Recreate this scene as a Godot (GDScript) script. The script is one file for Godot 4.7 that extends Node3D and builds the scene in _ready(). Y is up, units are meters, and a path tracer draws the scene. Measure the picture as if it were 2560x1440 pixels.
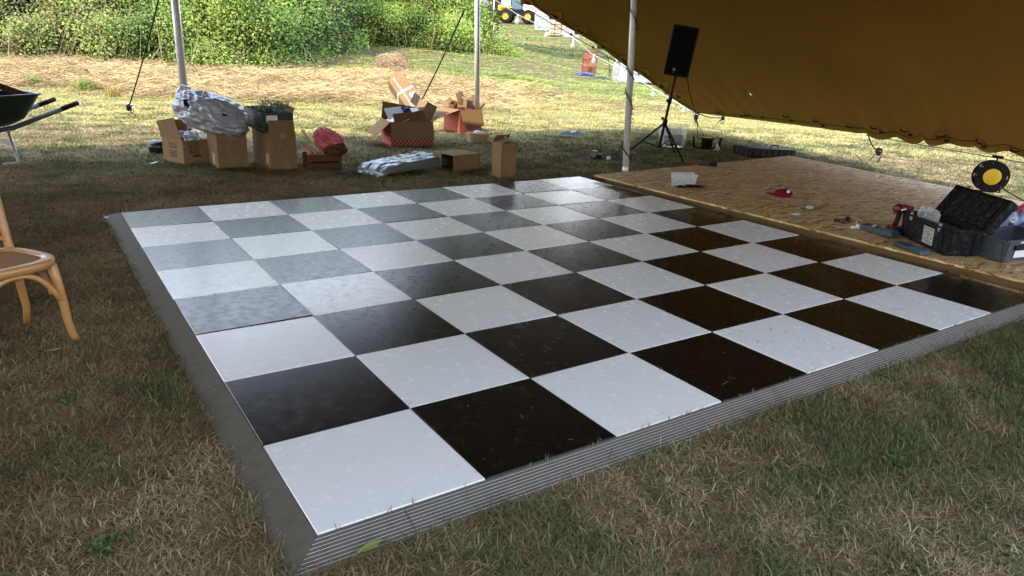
extends Node3D
# A lawn under a stretch tent: a chequered dance floor, a stage deck, boxes and tools; a sunlit bramble bank behind.
const F := 1823.034
const CAM := Vector3(-0.5805, 1.5035, 1.8834)
const SD := Vector3(0.558, 0, -0.8298)      # the way the camera looks, level
const SR := Vector3(0.8298, 0, 0.558)       # to its right, level
var cam_basis: Basis
var rng := RandomNumberGenerator.new()
var n1 := FastNoiseLite.new()
var n2 := FastNoiseLite.new()
var names := {}
var M := {}

# ---------- mesh collector ----------
class B:
	var v := PackedVector3Array()
	var c := PackedColorArray()
	var col := Color.WHITE
	func tri(a: Vector3, b: Vector3, d: Vector3):      # counter-clockwise as seen from outside
		v.append(a); v.append(d); v.append(b)
		c.append(col); c.append(col); c.append(col)
	func quad(a: Vector3, b: Vector3, d: Vector3, e: Vector3):
		tri(a, b, d); tri(a, d, e)
	func box(p: Vector3, s: Vector3, bs := Basis(), ch := 0.0):
		var h := s * 0.5
		if ch <= 0.0:
			var q := []
			for i in 8:
				q.append(p + bs * Vector3(h.x * (1 if i & 1 else -1), h.y * (1 if i & 2 else -1), h.z * (1 if i & 4 else -1)))
			for f in [[1, 3, 7, 5], [0, 4, 6, 2], [2, 6, 7, 3], [0, 1, 5, 4], [4, 5, 7, 6], [0, 2, 3, 1]]:
				quad(q[f[0]], q[f[1]], q[f[2]], q[f[3]])
			return
		ch = minf(ch, minf(h.x, minf(h.y, h.z)) * 0.9)
		var g := h - Vector3(ch, ch, ch)
		var P := func(sx, sy, sz, ax):
			var w := Vector3(sx * (h.x if ax == 0 else g.x), sy * (h.y if ax == 1 else g.y), sz * (h.z if ax == 2 else g.z))
			return p + bs * w
		for s1 in [-1, 1]:
			var o := [[-1, -1], [1, -1], [1, 1], [-1, 1]]
			if s1 < 0: o.reverse()
			quad(P.call(s1, o[0][0], o[0][1], 0), P.call(s1, o[1][0], o[1][1], 0), P.call(s1, o[2][0], o[2][1], 0), P.call(s1, o[3][0], o[3][1], 0))
			quad(P.call(o[0][1], s1, o[0][0], 1), P.call(o[1][1], s1, o[1][0], 1), P.call(o[2][1], s1, o[2][0], 1), P.call(o[3][1], s1, o[3][0], 1))
			quad(P.call(o[0][0], o[0][1], s1, 2), P.call(o[1][0], o[1][1], s1, 2), P.call(o[2][0], o[2][1], s1, 2), P.call(o[3][0], o[3][1], s1, 2))
			for s2 in [-1, 1]:
				var a := [P.call(s1, s2, -1, 0), P.call(s1, s2, 1, 0), P.call(s1, s2, 1, 1), P.call(s1, s2, -1, 1)]
				var b := [P.call(s1, -1, s2, 0), P.call(s1, 1, s2, 0), P.call(s1, 1, s2, 2), P.call(s1, -1, s2, 2)]
				var d := [P.call(-1, s1, s2, 1), P.call(1, s1, s2, 1), P.call(1, s1, s2, 2), P.call(-1, s1, s2, 2)]
				if s1 * s2 > 0: a.reverse(); 
				else: b.reverse()
				if s1 * s2 > 0: d.reverse()
				quad(a[0], a[1], a[2], a[3]); quad(b[0], b[1], b[2], b[3]); quad(d[0], d[1], d[2], d[3])
				for s3 in [-1, 1]:
					var t := [P.call(s1, s2, s3, 0), P.call(s1, s2, s3, 1), P.call(s1, s2, s3, 2)]
					if s1 * s2 * s3 < 0: tri(t[0], t[2], t[1])
					else: tri(t[0], t[1], t[2])
	func slab(a: Vector3, b: Vector3, d: Vector3, e: Vector3, t: float):   # a sheet of thickness t, on the far side of its normal
		var n := (b - a).cross(e - a).normalized() * -t
		quad(a, b, d, e); quad(e + n, d + n, b + n, a + n)
		quad(b, a, a + n, b + n); quad(d, b, b + n, d + n); quad(e, d, d + n, e + n); quad(a, e, e + n, a + n)
	func tube(pts: Array, r, n := 8, caps := true):
		var rings := []
		var up := Vector3.UP
		var last := Vector3.ZERO
		for i in pts.size():
			var d: Vector3 = (pts[mini(i + 1, pts.size() - 1)] - pts[maxi(i - 1, 0)]).normalized()
			if i == 0:
				up = Vector3.UP if absf(d.y) < 0.9 else Vector3.RIGHT
			else:
				up = last
			var x := (up - d * up.dot(d)).normalized()
			last = x
			var y := d.cross(x)
			var rr: float = r[i] if r is Array else r
			var ring := []
			for k in n:
				var t := TAU * k / n
				ring.append(pts[i] + (x * cos(t) + y * sin(t)) * rr)
			rings.append(ring)
		for i in pts.size() - 1:
			for k in n:
				var k2 := (k + 1) % n
				quad(rings[i][k], rings[i][k2], rings[i + 1][k2], rings[i + 1][k])
		if caps:
			for k in range(1, n - 1):
				tri(rings[0][0], rings[0][k + 1], rings[0][k])
				tri(rings[-1][0], rings[-1][k], rings[-1][k + 1])
	func lathe(prof: Array, n := 16, xf := Transform3D()):
		for i in prof.size() - 1:
			for k in n:
				var t0 := TAU * k / n
				var t1 := TAU * (k + 1) / n
				var p0: Vector2 = prof[i]
				var p1: Vector2 = prof[i + 1]
				var a := xf * Vector3(p0.x * cos(t0), p0.y, -p0.x * sin(t0))
				var b := xf * Vector3(p0.x * cos(t1), p0.y, -p0.x * sin(t1))
				var d := xf * Vector3(p1.x * cos(t1), p1.y, -p1.x * sin(t1))
				var e := xf * Vector3(p1.x * cos(t0), p1.y, -p1.x * sin(t0))
				if p0.x < 1e-5: tri(a, d, e)
				elif p1.x < 1e-5: tri(a, b, e)
				else: quad(a, b, d, e)
	func ball(p: Vector3, s: Vector3, n := 10, bs := Basis()):
		var prof := []
		for i in n / 2 + 1:
			var t := PI * i / (n / 2) - PI / 2
			prof.append(Vector2(maxf(cos(t), 0.0) if i > 0 and i < n / 2 else 0.0, sin(t)))
		lathe(prof, n, Transform3D(bs * Basis.from_scale(s), p))
	func grid(nu: int, nv: int, fn: Callable, skip = null):
		var p := []
		for j in nv + 1:
			var row := []
			for i in nu + 1:
				row.append(fn.call(float(i) / nu, float(j) / nv))
			p.append(row)
		for j in nv:
			for i in nu:
				if skip != null and skip.call((i + 0.5) / nu, (j + 0.5) / nv): continue
				quad(p[j][i], p[j][i + 1], p[j + 1][i + 1], p[j + 1][i])
	func mesh(smooth := false) -> ArrayMesh:
		var st := SurfaceTool.new()
		st.begin(Mesh.PRIMITIVE_TRIANGLES)
		for i in v.size():
			st.set_smooth_group(0 if smooth else -1)
			st.set_color(c[i])
			st.add_vertex(v[i])
		st.generate_normals()
		st.index()
		return st.commit()

# ---------- naming ----------
func numbered(called: String) -> String:
	var k: int = names.get(called, 0)
	names[called] = k + 1
	return called if k == 0 else "%s_%03d" % [called, k]
func tag(o, label: String, category: String, group := "", kind := ""):
	if label: o.set_meta("label", label)
	if category: o.set_meta("category", category)
	if group: o.set_meta("group", group)
	if kind: o.set_meta("kind", kind)
	return o
func thing(called: String, label: String, category: String, at := Vector3.ZERO, yaw := 0.0, group := "") -> Node3D:
	var o := Node3D.new()
	o.name = numbered(called)
	add_child(o)
	o.position = at
	o.rotation.y = deg_to_rad(yaw)
	tag(o, label, category, group)
	return o
func part(parent: Node, called: String, b: B, m: Material, smooth := false, label := "") -> MeshInstance3D:
	var o := MeshInstance3D.new()
	o.name = called
	o.mesh = b.mesh(smooth)
	o.material_override = m
	o.cast_shadow = GeometryInstance3D.SHADOW_CASTING_SETTING_ON
	parent.add_child(o, true)
	if label: o.set_meta("label", label)
	return o
func share(parent: Node, called: String, mesh: Mesh, m: Material, at := Vector3.ZERO, bs := Basis()) -> MeshInstance3D:
	var o := MeshInstance3D.new()
	o.name = called
	o.mesh = mesh
	o.material_override = m
	o.transform = Transform3D(bs, at)
	parent.add_child(o, true)
	return o
func one(called: String, b: B, m: Material, label: String, category: String, at := Vector3.ZERO, yaw := 0.0, smooth := false, group := "") -> MeshInstance3D:
	var o := part(self, numbered(called), b, m, smooth)
	o.position = at
	o.rotation.y = deg_to_rad(yaw)
	tag(o, label, category, group)
	return o
func structure(called: String, b: B, m: Material, smooth := false) -> MeshInstance3D:
	var o := part(self, called, b, m, smooth)
	o.set_meta("kind", "structure")
	return o
func lettering(parent: Node, called: String, text: String, size: float, m: Material, at: Vector3, bs := Basis()) -> MeshInstance3D:
	var t := TextMesh.new()
	var fnt := SystemFont.new()
	fnt.font_names = PackedStringArray(["Droid Sans"])
	t.font = fnt
	t.text = text
	t.font_size = 32
	t.pixel_size = size / 32.0
	t.depth = 0.001
	return share(parent, called, t, m, at, bs)

# ---------- places ----------
func ray(u: float, v: float) -> Vector3:
	return cam_basis * Vector3((u - 1280.0) / F, (720.0 - v) / F, -1.0)
func gp(u: float, v: float, h := 0.0) -> Vector3:
	var d := ray(u, v)
	return CAM + d * ((h - CAM.y) / d.y)
func far_at(u: float, v: float, L: float) -> Vector3:
	var d := ray(u, v)
	return CAM + d * (L / Vector2(d.x, d.z).length())
func zp(u: float, v: float, z: float) -> Vector3:
	var d := ray(u, v)
	return CAM + d * ((z - CAM.z) / d.z)
func sl(s: float, l: float) -> Vector3:
	var p := CAM + SD * s + SR * l
	return Vector3(p.x, land(p.x, p.z), p.z)
func rnd(a: float, b: float) -> float:
	return rng.randf_range(a, b)
func land(x: float, z: float) -> float:
	var s := (x - CAM.x) * SD.x + (z - CAM.z) * SD.z
	var l := (x - CAM.x) * SR.x + (z - CAM.z) * SR.z
	if s < 15.0: return 0.0
	var q := s - 15.0
	var right := 0.0305 * q + 0.00044 * q * q
	if s > 90.0: right = 0.0305 * 75.0 + 0.00044 * 5625.0 + 0.03 * (s - 90.0)
	var left := 0.083 * q * smoothstep(0.0, 5.0, q)
	if s > 34.0: left = maxf(0.083 * 19.0, right)
	var w := smoothstep(3.0, -2.0, l)
	var h: float = lerpf(right * smoothstep(0.0, 6.0, q) * (1.0 - 0.85 * smoothstep(6.0, 14.0, l) * smoothstep(40.0, 20.0, s)), left, w)
	return h

# ---------- materials ----------
func mat(lin: Color, rough := 0.8, metal := 0.0, o := {}) -> StandardMaterial3D:
	var m := StandardMaterial3D.new()
	m.albedo_color = lin.linear_to_srgb()
	m.roughness = rough
	m.metallic = metal
	m.cull_mode = BaseMaterial3D.CULL_DISABLED
	if rough >= 0.8: m.metallic_specular = 0.15
	for k in o: m.set(k, o[k])
	return m
func noise_tex(freq: float, stops: Array, seed_ := 1, size := 256, normal := false, strength := 4.0, kind := FastNoiseLite.TYPE_SIMPLEX_SMOOTH) -> NoiseTexture2D:
	var t := NoiseTexture2D.new()
	var n := FastNoiseLite.new()
	n.noise_type = kind
	n.frequency = freq
	n.seed = seed_
	n.fractal_octaves = 4
	t.noise = n
	t.width = size
	t.height = size
	t.seamless = true
	if normal:
		t.as_normal_map = true
		t.bump_strength = strength
	elif stops.size():
		var g := Gradient.new()
		g.offsets = PackedFloat32Array()
		g.colors = PackedColorArray()
		var off := PackedFloat32Array()
		var cols := PackedColorArray()
		for s in stops:
			off.append(s[0])
			cols.append((s[1] as Color).linear_to_srgb())
		g.offsets = off
		g.colors = cols
		t.color_ramp = g
	return t
func tri_map(m: StandardMaterial3D, scale: float, world := true) -> StandardMaterial3D:
	m.uv1_triplanar = true
	m.uv1_world_triplanar = world
	m.uv1_scale = Vector3.ONE * scale
	return m
func L3(r: float, g: float, b: float) -> Color:
	return Color(r, g, b)
func g3(v: float) -> Color:
	return Color(v, v, v)

func strands_texture(size: int, seed_: int, count: int) -> ImageTexture:      # oriented strand board: thousands of flat wood flakes
	var r := RandomNumberGenerator.new()
	r.seed = seed_
	var im := Image.create(size, size, false, Image.FORMAT_RGB8)
	im.fill(Color(0.50, 0.36, 0.19))
	for k in count:
		var a := r.randfn(0.0, 0.26)
		if r.randf() < 0.15: a += PI / 2
		var ln := r.randf_range(0.03, 0.11) * size
		var wd := r.randf_range(0.004, 0.011) * size
		var cx := r.randf() * size
		var cy := r.randf() * size
		var t := r.randf()
		var cc := Color(0.66, 0.52, 0.33).lerp(Color(0.79, 0.66, 0.46), t)
		if r.randf() < 0.16: cc = Color(0.42, 0.28, 0.14)
		if r.randf() < 0.06: cc = Color(0.83, 0.73, 0.55)
		var ca := cos(a)
		var sa := sin(a)
		var i := -ln * 0.5
		while i < ln * 0.5:
			var j := -wd * 0.5
			var g := cc * r.randf_range(0.94, 1.05)
			while j < wd * 0.5:
				var x := int(cx + i * ca - j * sa)
				var y := int(cy + i * sa + j * ca)
				im.set_pixel(posmod(x, size), posmod(y, size), g)
				j += 0.9
			i += 0.9
	im.generate_mipmaps()
	return ImageTexture.create_from_image(im)
func stripes_texture() -> ImageTexture:
	var n := 128
	var r := RandomNumberGenerator.new()
	r.seed = 5
	var im := Image.create(n, n, false, Image.FORMAT_RGB8)
	for y in n:
		for x in n:
			var t := posmod(x + y, 32) / 32.0
			var red := Color(0.60, 0.25, 0.23)
			var pale := Color(0.80, 0.58, 0.52)
			var k := smoothstep(0.56, 0.64, t) * (1.0 - smoothstep(0.82, 0.90, t))
			im.set_pixel(x, y, red.lerp(pale, k) * r.randf_range(0.95, 1.0))
	return ImageTexture.create_from_image(im)
func grain_texture(a: Color, b: Color, seed_: int) -> ImageTexture:
	var n := 256
	var f := FastNoiseLite.new()
	f.seed = seed_
	f.frequency = 0.03
	var im := Image.create(n, n, false, Image.FORMAT_RGB8)
	for y in n:
		for x in n:
			var t := 0.5 + 0.5 * f.get_noise_2d(x * 0.25, y * 4.0) + 0.25 * f.get_noise_2d(x * 2.0 + 99.0, y * 14.0)
			im.set_pixel(x, y, a.lerp(b, clampf(t, 0, 1)))
	return ImageTexture.create_from_image(im)

func make_materials():
	var scuff := noise_tex(0.02, [[0.0, g3(0.035)], [0.5, g3(0.05)], [1.0, g3(0.075)]], 3, 512)
	M.white_tile = mat(L3(0.76, 0.725, 0.64), 1.0, 0, {"metallic_specular": 0.5, "roughness_texture": scuff, "roughness_texture_channel": 0})
	M.black_tile = mat(L3(0.0045, 0.0034, 0.0022), 1.0, 0, {"metallic_specular": 0.5, "roughness_texture": scuff, "roughness_texture_channel": 0})
	for m in [M.white_tile, M.black_tile]:
		tri_map(m, 1.3)
	M.ramp = tri_map(mat(L3(0.115, 0.095, 0.068), 0.72, 0.0, {"metallic_specular": 0.25, "albedo_texture": noise_tex(0.02, [[0.0, g3(0.7)], [0.5, g3(0.95)], [1.0, g3(1.0)]], 11)}), 2.0)
	M.rib = mat(L3(0.55, 0.53, 0.50), 0.55, 0.1)
	M.trim = mat(L3(0.36, 0.36, 0.36), 0.42, 0.8)
	M.osb = tri_map(mat(Color.WHITE, 0.62, 0, {"metallic_specular": 0.3, "albedo_texture": strands_texture(1024, 4, 9000)}), 0.46)
	M.timber = tri_map(mat(Color.WHITE, 0.85, 0, {"albedo_texture": grain_texture(Color(0.36, 0.27, 0.17), Color(0.50, 0.40, 0.27), 21)}), 1.4)
	M.dark_wood = tri_map(mat(Color.WHITE, 0.8, 0, {"albedo_texture": grain_texture(Color(0.27, 0.17, 0.11), Color(0.42, 0.28, 0.19), 22)}), 2.0, false)
	M.pale_wood = tri_map(mat(Color.WHITE, 0.7, 0, {"albedo_texture": grain_texture(Color(0.66, 0.49, 0.34), Color(0.80, 0.64, 0.48), 23)}), 3.0, false)
	M.chair_wood = tri_map(mat(Color.WHITE, 0.38, 0, {"albedo_texture": grain_texture(Color(0.70, 0.49, 0.27), Color(0.78, 0.58, 0.34), 24), "clearcoat_enabled": true, "clearcoat": 0.3, "clearcoat_roughness": 0.3}), 1.5, false)
	M.cane = mat(L3(0.36, 0.20, 0.085), 0.8)
	M.canvas = tri_map(mat(Color.WHITE, 0.85, 0, {"albedo_texture": noise_tex(0.006, [[0.0, L3(0.178, 0.100, 0.018)], [1.0, L3(0.215, 0.122, 0.024)]], 31), "backlight_enabled": true, "backlight": Color(0.05, 0.03, 0.008)}), 0.6)
	M.canvas_patch = mat(L3(0.29, 0.165, 0.035), 0.85)
	M.black = mat(g3(0.008), 0.6, 0, {"metallic_specular": 0.3})
	M.black_gloss = mat(g3(0.012), 0.22)
	M.black_cloth = mat(g3(0.006), 0.95)
	M.rope = mat(g3(0.02), 0.9)
	M.green_rope = mat(L3(0.035, 0.06, 0.025), 0.9)
	M.white_cable = mat(g3(0.7), 0.5)
	M.alu = tri_map(mat(L3(0.78, 0.78, 0.76), 0.42, 0.35, {"albedo_texture": noise_tex(0.03, [[0.0, g3(0.78)], [1.0, g3(1.0)]], 33)}), 3.0)
	M.steel = mat(L3(0.55, 0.56, 0.57), 0.3, 0.9)
	M.grey_plastic = mat(L3(0.045, 0.051, 0.06), 0.55)
	M.toolbox = tri_map(mat(Color.WHITE, 0.6, 0, {"metallic_specular": 0.25, "albedo_texture": noise_tex(0.03, [[0.0, g3(0.008)], [0.55, g3(0.011)], [0.68, g3(0.02)], [0.85, g3(0.05)]], 35)}), 2.2, false)
	var card := func(r, g, b, sd): return tri_map(mat(Color.WHITE, 0.85, 0, {"albedo_texture": noise_tex(0.02, [[0.0, L3(r * 0.86, g * 0.85, b * 0.83)], [0.6, L3(r, g, b)], [1.0, L3(r * 1.06, g * 1.06, b * 1.05)]], sd)}), 2.5, false)
	M.card = card.call(0.225, 0.135, 0.066, 41)
	M.card2 = card.call(0.28, 0.175, 0.088, 42)
	M.card_dark = card.call(0.17, 0.10, 0.05, 43)
	M.card_pale = card.call(0.45, 0.35, 0.25, 44)
	M.paper = mat(g3(0.78), 0.85)
	M.newsprint = mat(L3(0.46, 0.43, 0.38), 0.9)
	M.stripes = tri_map(mat(Color.WHITE, 0.8, 0, {"albedo_texture": stripes_texture()}), 4.0, false)
	M.ink = mat(g3(0.02), 0.8)
	M.green_card = mat(L3(0.014, 0.045, 0.02), 0.6)
	M.red_print = mat(L3(0.45, 0.05, 0.08), 0.7)
	M.silver_bag = mat(L3(0.36, 0.37, 0.385), 0.26, 0.15)
	M.sack = mat(L3(0.135, 0.15, 0.122), 0.24, 0.1)
	M.pink_bag = mat(L3(0.60, 0.12, 0.17), 0.28, 0.0, {"backlight_enabled": true, "backlight": Color(0.5, 0.12, 0.15)})
	M.clear = mat(L3(0.8, 0.83, 0.85), 0.16, 0, {"transparency": BaseMaterial3D.TRANSPARENCY_ALPHA})
	M.clear.albedo_color.a = 0.13
	M.film = mat(L3(0.75, 0.77, 0.8), 0.14, 0, {"transparency": BaseMaterial3D.TRANSPARENCY_ALPHA})
	M.film.albedo_color.a = 0.22
	M.bottle = mat(L3(0.40, 0.58, 0.80), 0.08, 0, {"transparency": BaseMaterial3D.TRANSPARENCY_ALPHA})
	M.bottle.albedo_color.a = 0.55
	M.purple = mat(L3(0.05, 0.03, 0.16), 0.35)
	M.blue = mat(L3(0.02, 0.05, 0.19), 0.5)
	M.navy = mat(L3(0.012, 0.016, 0.12), 0.6)
	M.cable_blue = mat(L3(0.022, 0.085, 0.24), 0.5)
	M.yellow = mat(L3(0.80, 0.50, 0.01), 0.4)
	M.red = mat(L3(0.16, 0.010, 0.012), 0.45)
	M.cap_red = mat(L3(0.17, 0.006, 0.015), 0.9)
	M.teal = mat(L3(0.018, 0.045, 0.052), 0.45)
	M.teal_light = mat(L3(0.04, 0.095, 0.11), 0.45)
	M.barrow = mat(L3(0.008, 0.022, 0.012), 0.35)
	M.galv = mat(L3(0.50, 0.52, 0.54), 0.38, 0.8)
	M.rust = tri_map(mat(Color.WHITE, 0.85, 0, {"albedo_texture": noise_tex(0.03, [[0.0, L3(0.14, 0.05, 0.028)], [0.5, L3(0.24, 0.095, 0.058)], [1.0, L3(0.30, 0.14, 0.09)]], 51)}), 1.0, false)
	M.stone = tri_map(mat(Color.WHITE, 0.9, 0, {"albedo_texture": noise_tex(0.02, [[0.0, g3(0.22)], [0.5, g3(0.38)], [1.0, g3(0.5)]], 52)}), 0.7, false)
	M.loader = mat(L3(0.72, 0.40, 0.01), 0.4)
	M.tyre = mat(g3(0.018), 0.9)
	M.glass_dark = mat(L3(0.10, 0.14, 0.18), 0.08)
	M.bark = mat(L3(0.10, 0.075, 0.05), 0.9)
	M.wicker = tri_map(mat(Color.WHITE, 0.8, 0, {"albedo_texture": noise_tex(0.08, [[0.0, L3(0.36, 0.25, 0.12)], [1.0, L3(0.58, 0.44, 0.26)]], 54)}), 4.0, false)
	M.sage = mat(L3(0.10, 0.12, 0.085), 0.7)
	M.bulb = mat(g3(0.85), 0.1, 0, {"transparency": BaseMaterial3D.TRANSPARENCY_ALPHA})
	M.bulb.albedo_color.a = 0.6
	M.soil = tri_map(mat(Color.WHITE, 0.95, 0, {"albedo_texture": noise_tex(0.02, [[0.0, L3(0.06, 0.045, 0.024)], [0.45, L3(0.12, 0.092, 0.048)], [1.0, L3(0.19, 0.15, 0.075)]], 61, 512)}), 0.8)
	M.blade = mat(Color.WHITE, 0.95, 0, {"metallic_specular": 0.15, "vertex_color_use_as_albedo": true, "backlight_enabled": true, "backlight": Color(0.25, 0.25, 0.25)})
	M.leaf = mat(Color.WHITE, 0.8, 0, {"metallic_specular": 0.2, "vertex_color_use_as_albedo": true, "backlight_enabled": true, "backlight": Color(0.45, 0.5, 0.35)})
	M.stem = mat(Color.WHITE, 0.85, 0, {"vertex_color_use_as_albedo": true})
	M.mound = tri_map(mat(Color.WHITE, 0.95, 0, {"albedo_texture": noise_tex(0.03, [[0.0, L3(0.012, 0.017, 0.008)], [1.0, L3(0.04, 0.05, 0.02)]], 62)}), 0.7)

func _ready():
	# camera
	cam_basis = Basis(Vector3.UP, -0.592383) * Basis(Vector3.RIGHT, -0.322111) * Basis(Vector3(0, 0, 1), 0.04129)
	var cam := Camera3D.new()
	cam.name = "camera"
	cam.transform = Transform3D(cam_basis, CAM)
	cam.fov = rad_to_deg(2.0 * atan(720.0 / F))
	cam.near = 0.05
	cam.far = 1500.0
	add_child(cam)
	# sky
	var env := Environment.new()
	var sm := ProceduralSkyMaterial.new()
	sm.sky_top_color = Color(0.61, 0.69, 0.82)
	sm.sky_horizon_color = Color(0.95, 0.93, 0.89)
	sm.sky_curve = 0.16
	sm.ground_bottom_color = Color(0.30, 0.29, 0.20)
	sm.ground_horizon_color = Color(0.55, 0.56, 0.46)
	sm.sky_energy_multiplier = 1.5
	var sky := Sky.new()
	sky.sky_material = sm
	env.sky = sky
	env.background_mode = Environment.BG_SKY
	env.tonemap_mode = Environment.TONE_MAPPER_LINEAR
	env.tonemap_exposure = 3.35
	env.sdfgi_enabled = true
	env.ssao_enabled = true
	env.ssil_enabled = true
	var we := WorldEnvironment.new()
	we.name = "environment"
	we.environment = env
	add_child(we)
	# sun: high, from the left and a little behind
	var sun := DirectionalLight3D.new()
	sun.name = "sun"
	sun.light_color = Color(1.0, 0.93, 0.80)
	sun.light_energy = 0.74
	sun.light_angular_distance = 0.5
	sun.shadow_enabled = true
	add_child(sun)
	sun.look_at_from_position(Vector3.ZERO, Vector3(0.57, -1.0, -0.245), Vector3.UP)
	rng.seed = 20
	n1.seed = 3
	n1.frequency = 0.9
	n1.fractal_octaves = 3
	n2.seed = 8
	n2.frequency = 0.22
	n2.fractal_octaves = 3
	make_materials()
	ground()
	grass()
	bramble_bank()
	far_trees()
	tent()
	dance_floor()
	stage()
	poles_and_ropes()
	festoon()
	packing_boxes()
	red_boxes()
	sack_and_cartons()
	barrow_and_chair()
	speaker()
	behind_stage()
	on_stage()
	far_things()
	small_things()

# ---------- ground and plants ----------
func ground():
	var b := B.new()
	var ss := []
	var s := -14.0
	while s < 14.0: ss.append(s); s += 2.0
	while s < 45.0: ss.append(s); s += 0.5
	while s < 100.0: ss.append(s); s += 3.0
	while s < 700.0: ss.append(s); s *= 1.25
	var ll := []
	var l := -24.0
	while l <= 24.0: ll.append(l); l += 0.75
	ll = [-600.0, -250.0, -110.0, -60.0, -36.0] + ll + [36.0, 60.0, 110.0, 250.0, 600.0]
	var p := []
	for a in ss:
		var row := []
		for c in ll:
			var q := sl(a, c)
			if a > 14.0: q.y += 0.10 * n2.get_noise_2d(q.x, q.z) * smoothstep(14.0, 20.0, a)
			row.append(q)
		p.append(row)
	for j in ss.size() - 1:
		for i in ll.size() - 1:
			b.quad(p[j][i], p[j][i + 1], p[j + 1][i + 1], p[j + 1][i])
	structure("ground", b, M.soil, true)

func blade(b: B, p: Vector3, dirv: Vector3, ln: float, w: float, tilt: float, bend: float, c: Color):
	var side := dirv.cross(Vector3.UP).normalized() * w * 0.5
	var up0 := (Vector3.UP * cos(tilt) + dirv * sin(tilt)).normalized()
	var t2 := tilt + bend
	var up1 := (Vector3.UP * cos(t2) + dirv * sin(t2)).normalized()
	var m := p + up0 * ln * 0.55
	var e := m + up1 * ln * 0.45
	b.col = c
	b.quad(p - side, p + side, m + side * 0.8, m - side * 0.8)
	b.col = c * 1.1
	b.tri(m - side * 0.8, m + side * 0.8, e)

func tuft(seed_: int, count: int, spread: float, len0: float, len1: float, w: float, t0: float, t1: float, vary: float) -> ArrayMesh:
	var r := RandomNumberGenerator.new()
	r.seed = seed_
	var b := B.new()
	for k in count:
		var a := r.randf() * TAU
		var d := Vector3(cos(a), 0, sin(a))
		var o := r.randf() * TAU
		var rr := sqrt(r.randf()) * spread
		var v := r.randf_range(1.0 - vary, 1.0 + vary)
		var cc := Color(v, v * r.randf_range(0.94, 1.04), v * r.randf_range(0.85, 1.08))
		blade(b, Vector3(cos(o) * rr, r.randf_range(-0.004, 0.008), sin(o) * rr), d, r.randf_range(len0, len1), w * r.randf_range(0.7, 1.3), r.randf_range(t0, t1), r.randf_range(0.1, 0.7), cc)
	return b.mesh(false)

func copies(parent: Node, called: String, mesh: Mesh, m: Material, xf: Array, cols: Array) -> MultiMeshInstance3D:
	var mm := MultiMesh.new()
	mm.transform_format = MultiMesh.TRANSFORM_3D
	mm.use_colors = true
	mm.mesh = mesh
	mm.instance_count = xf.size()
	for i in xf.size():
		mm.set_instance_transform(i, xf[i])
		mm.set_instance_color(i, cols[i])
	var o := MultiMeshInstance3D.new()
	o.name = called
	o.multimesh = mm
	o.material_override = m
	parent.add_child(o, true)
	o.set_meta("kind", "stuff")
	return o

func on_floor(x: float, z: float) -> bool:
	if x > -0.115 and x < 4.94 and z > -4.965 and z < 0.112: return true
	return x > 5.06 and z < 1.4 and z > -4.62 - 0.07 * (x - 5.0) and x < 8.82 + (z + 4.9) * -0.15
func blend(a: Color, c: Color, t: float) -> Color:
	return a.lerp(c, clampf(t, 0.0, 1.0))

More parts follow.
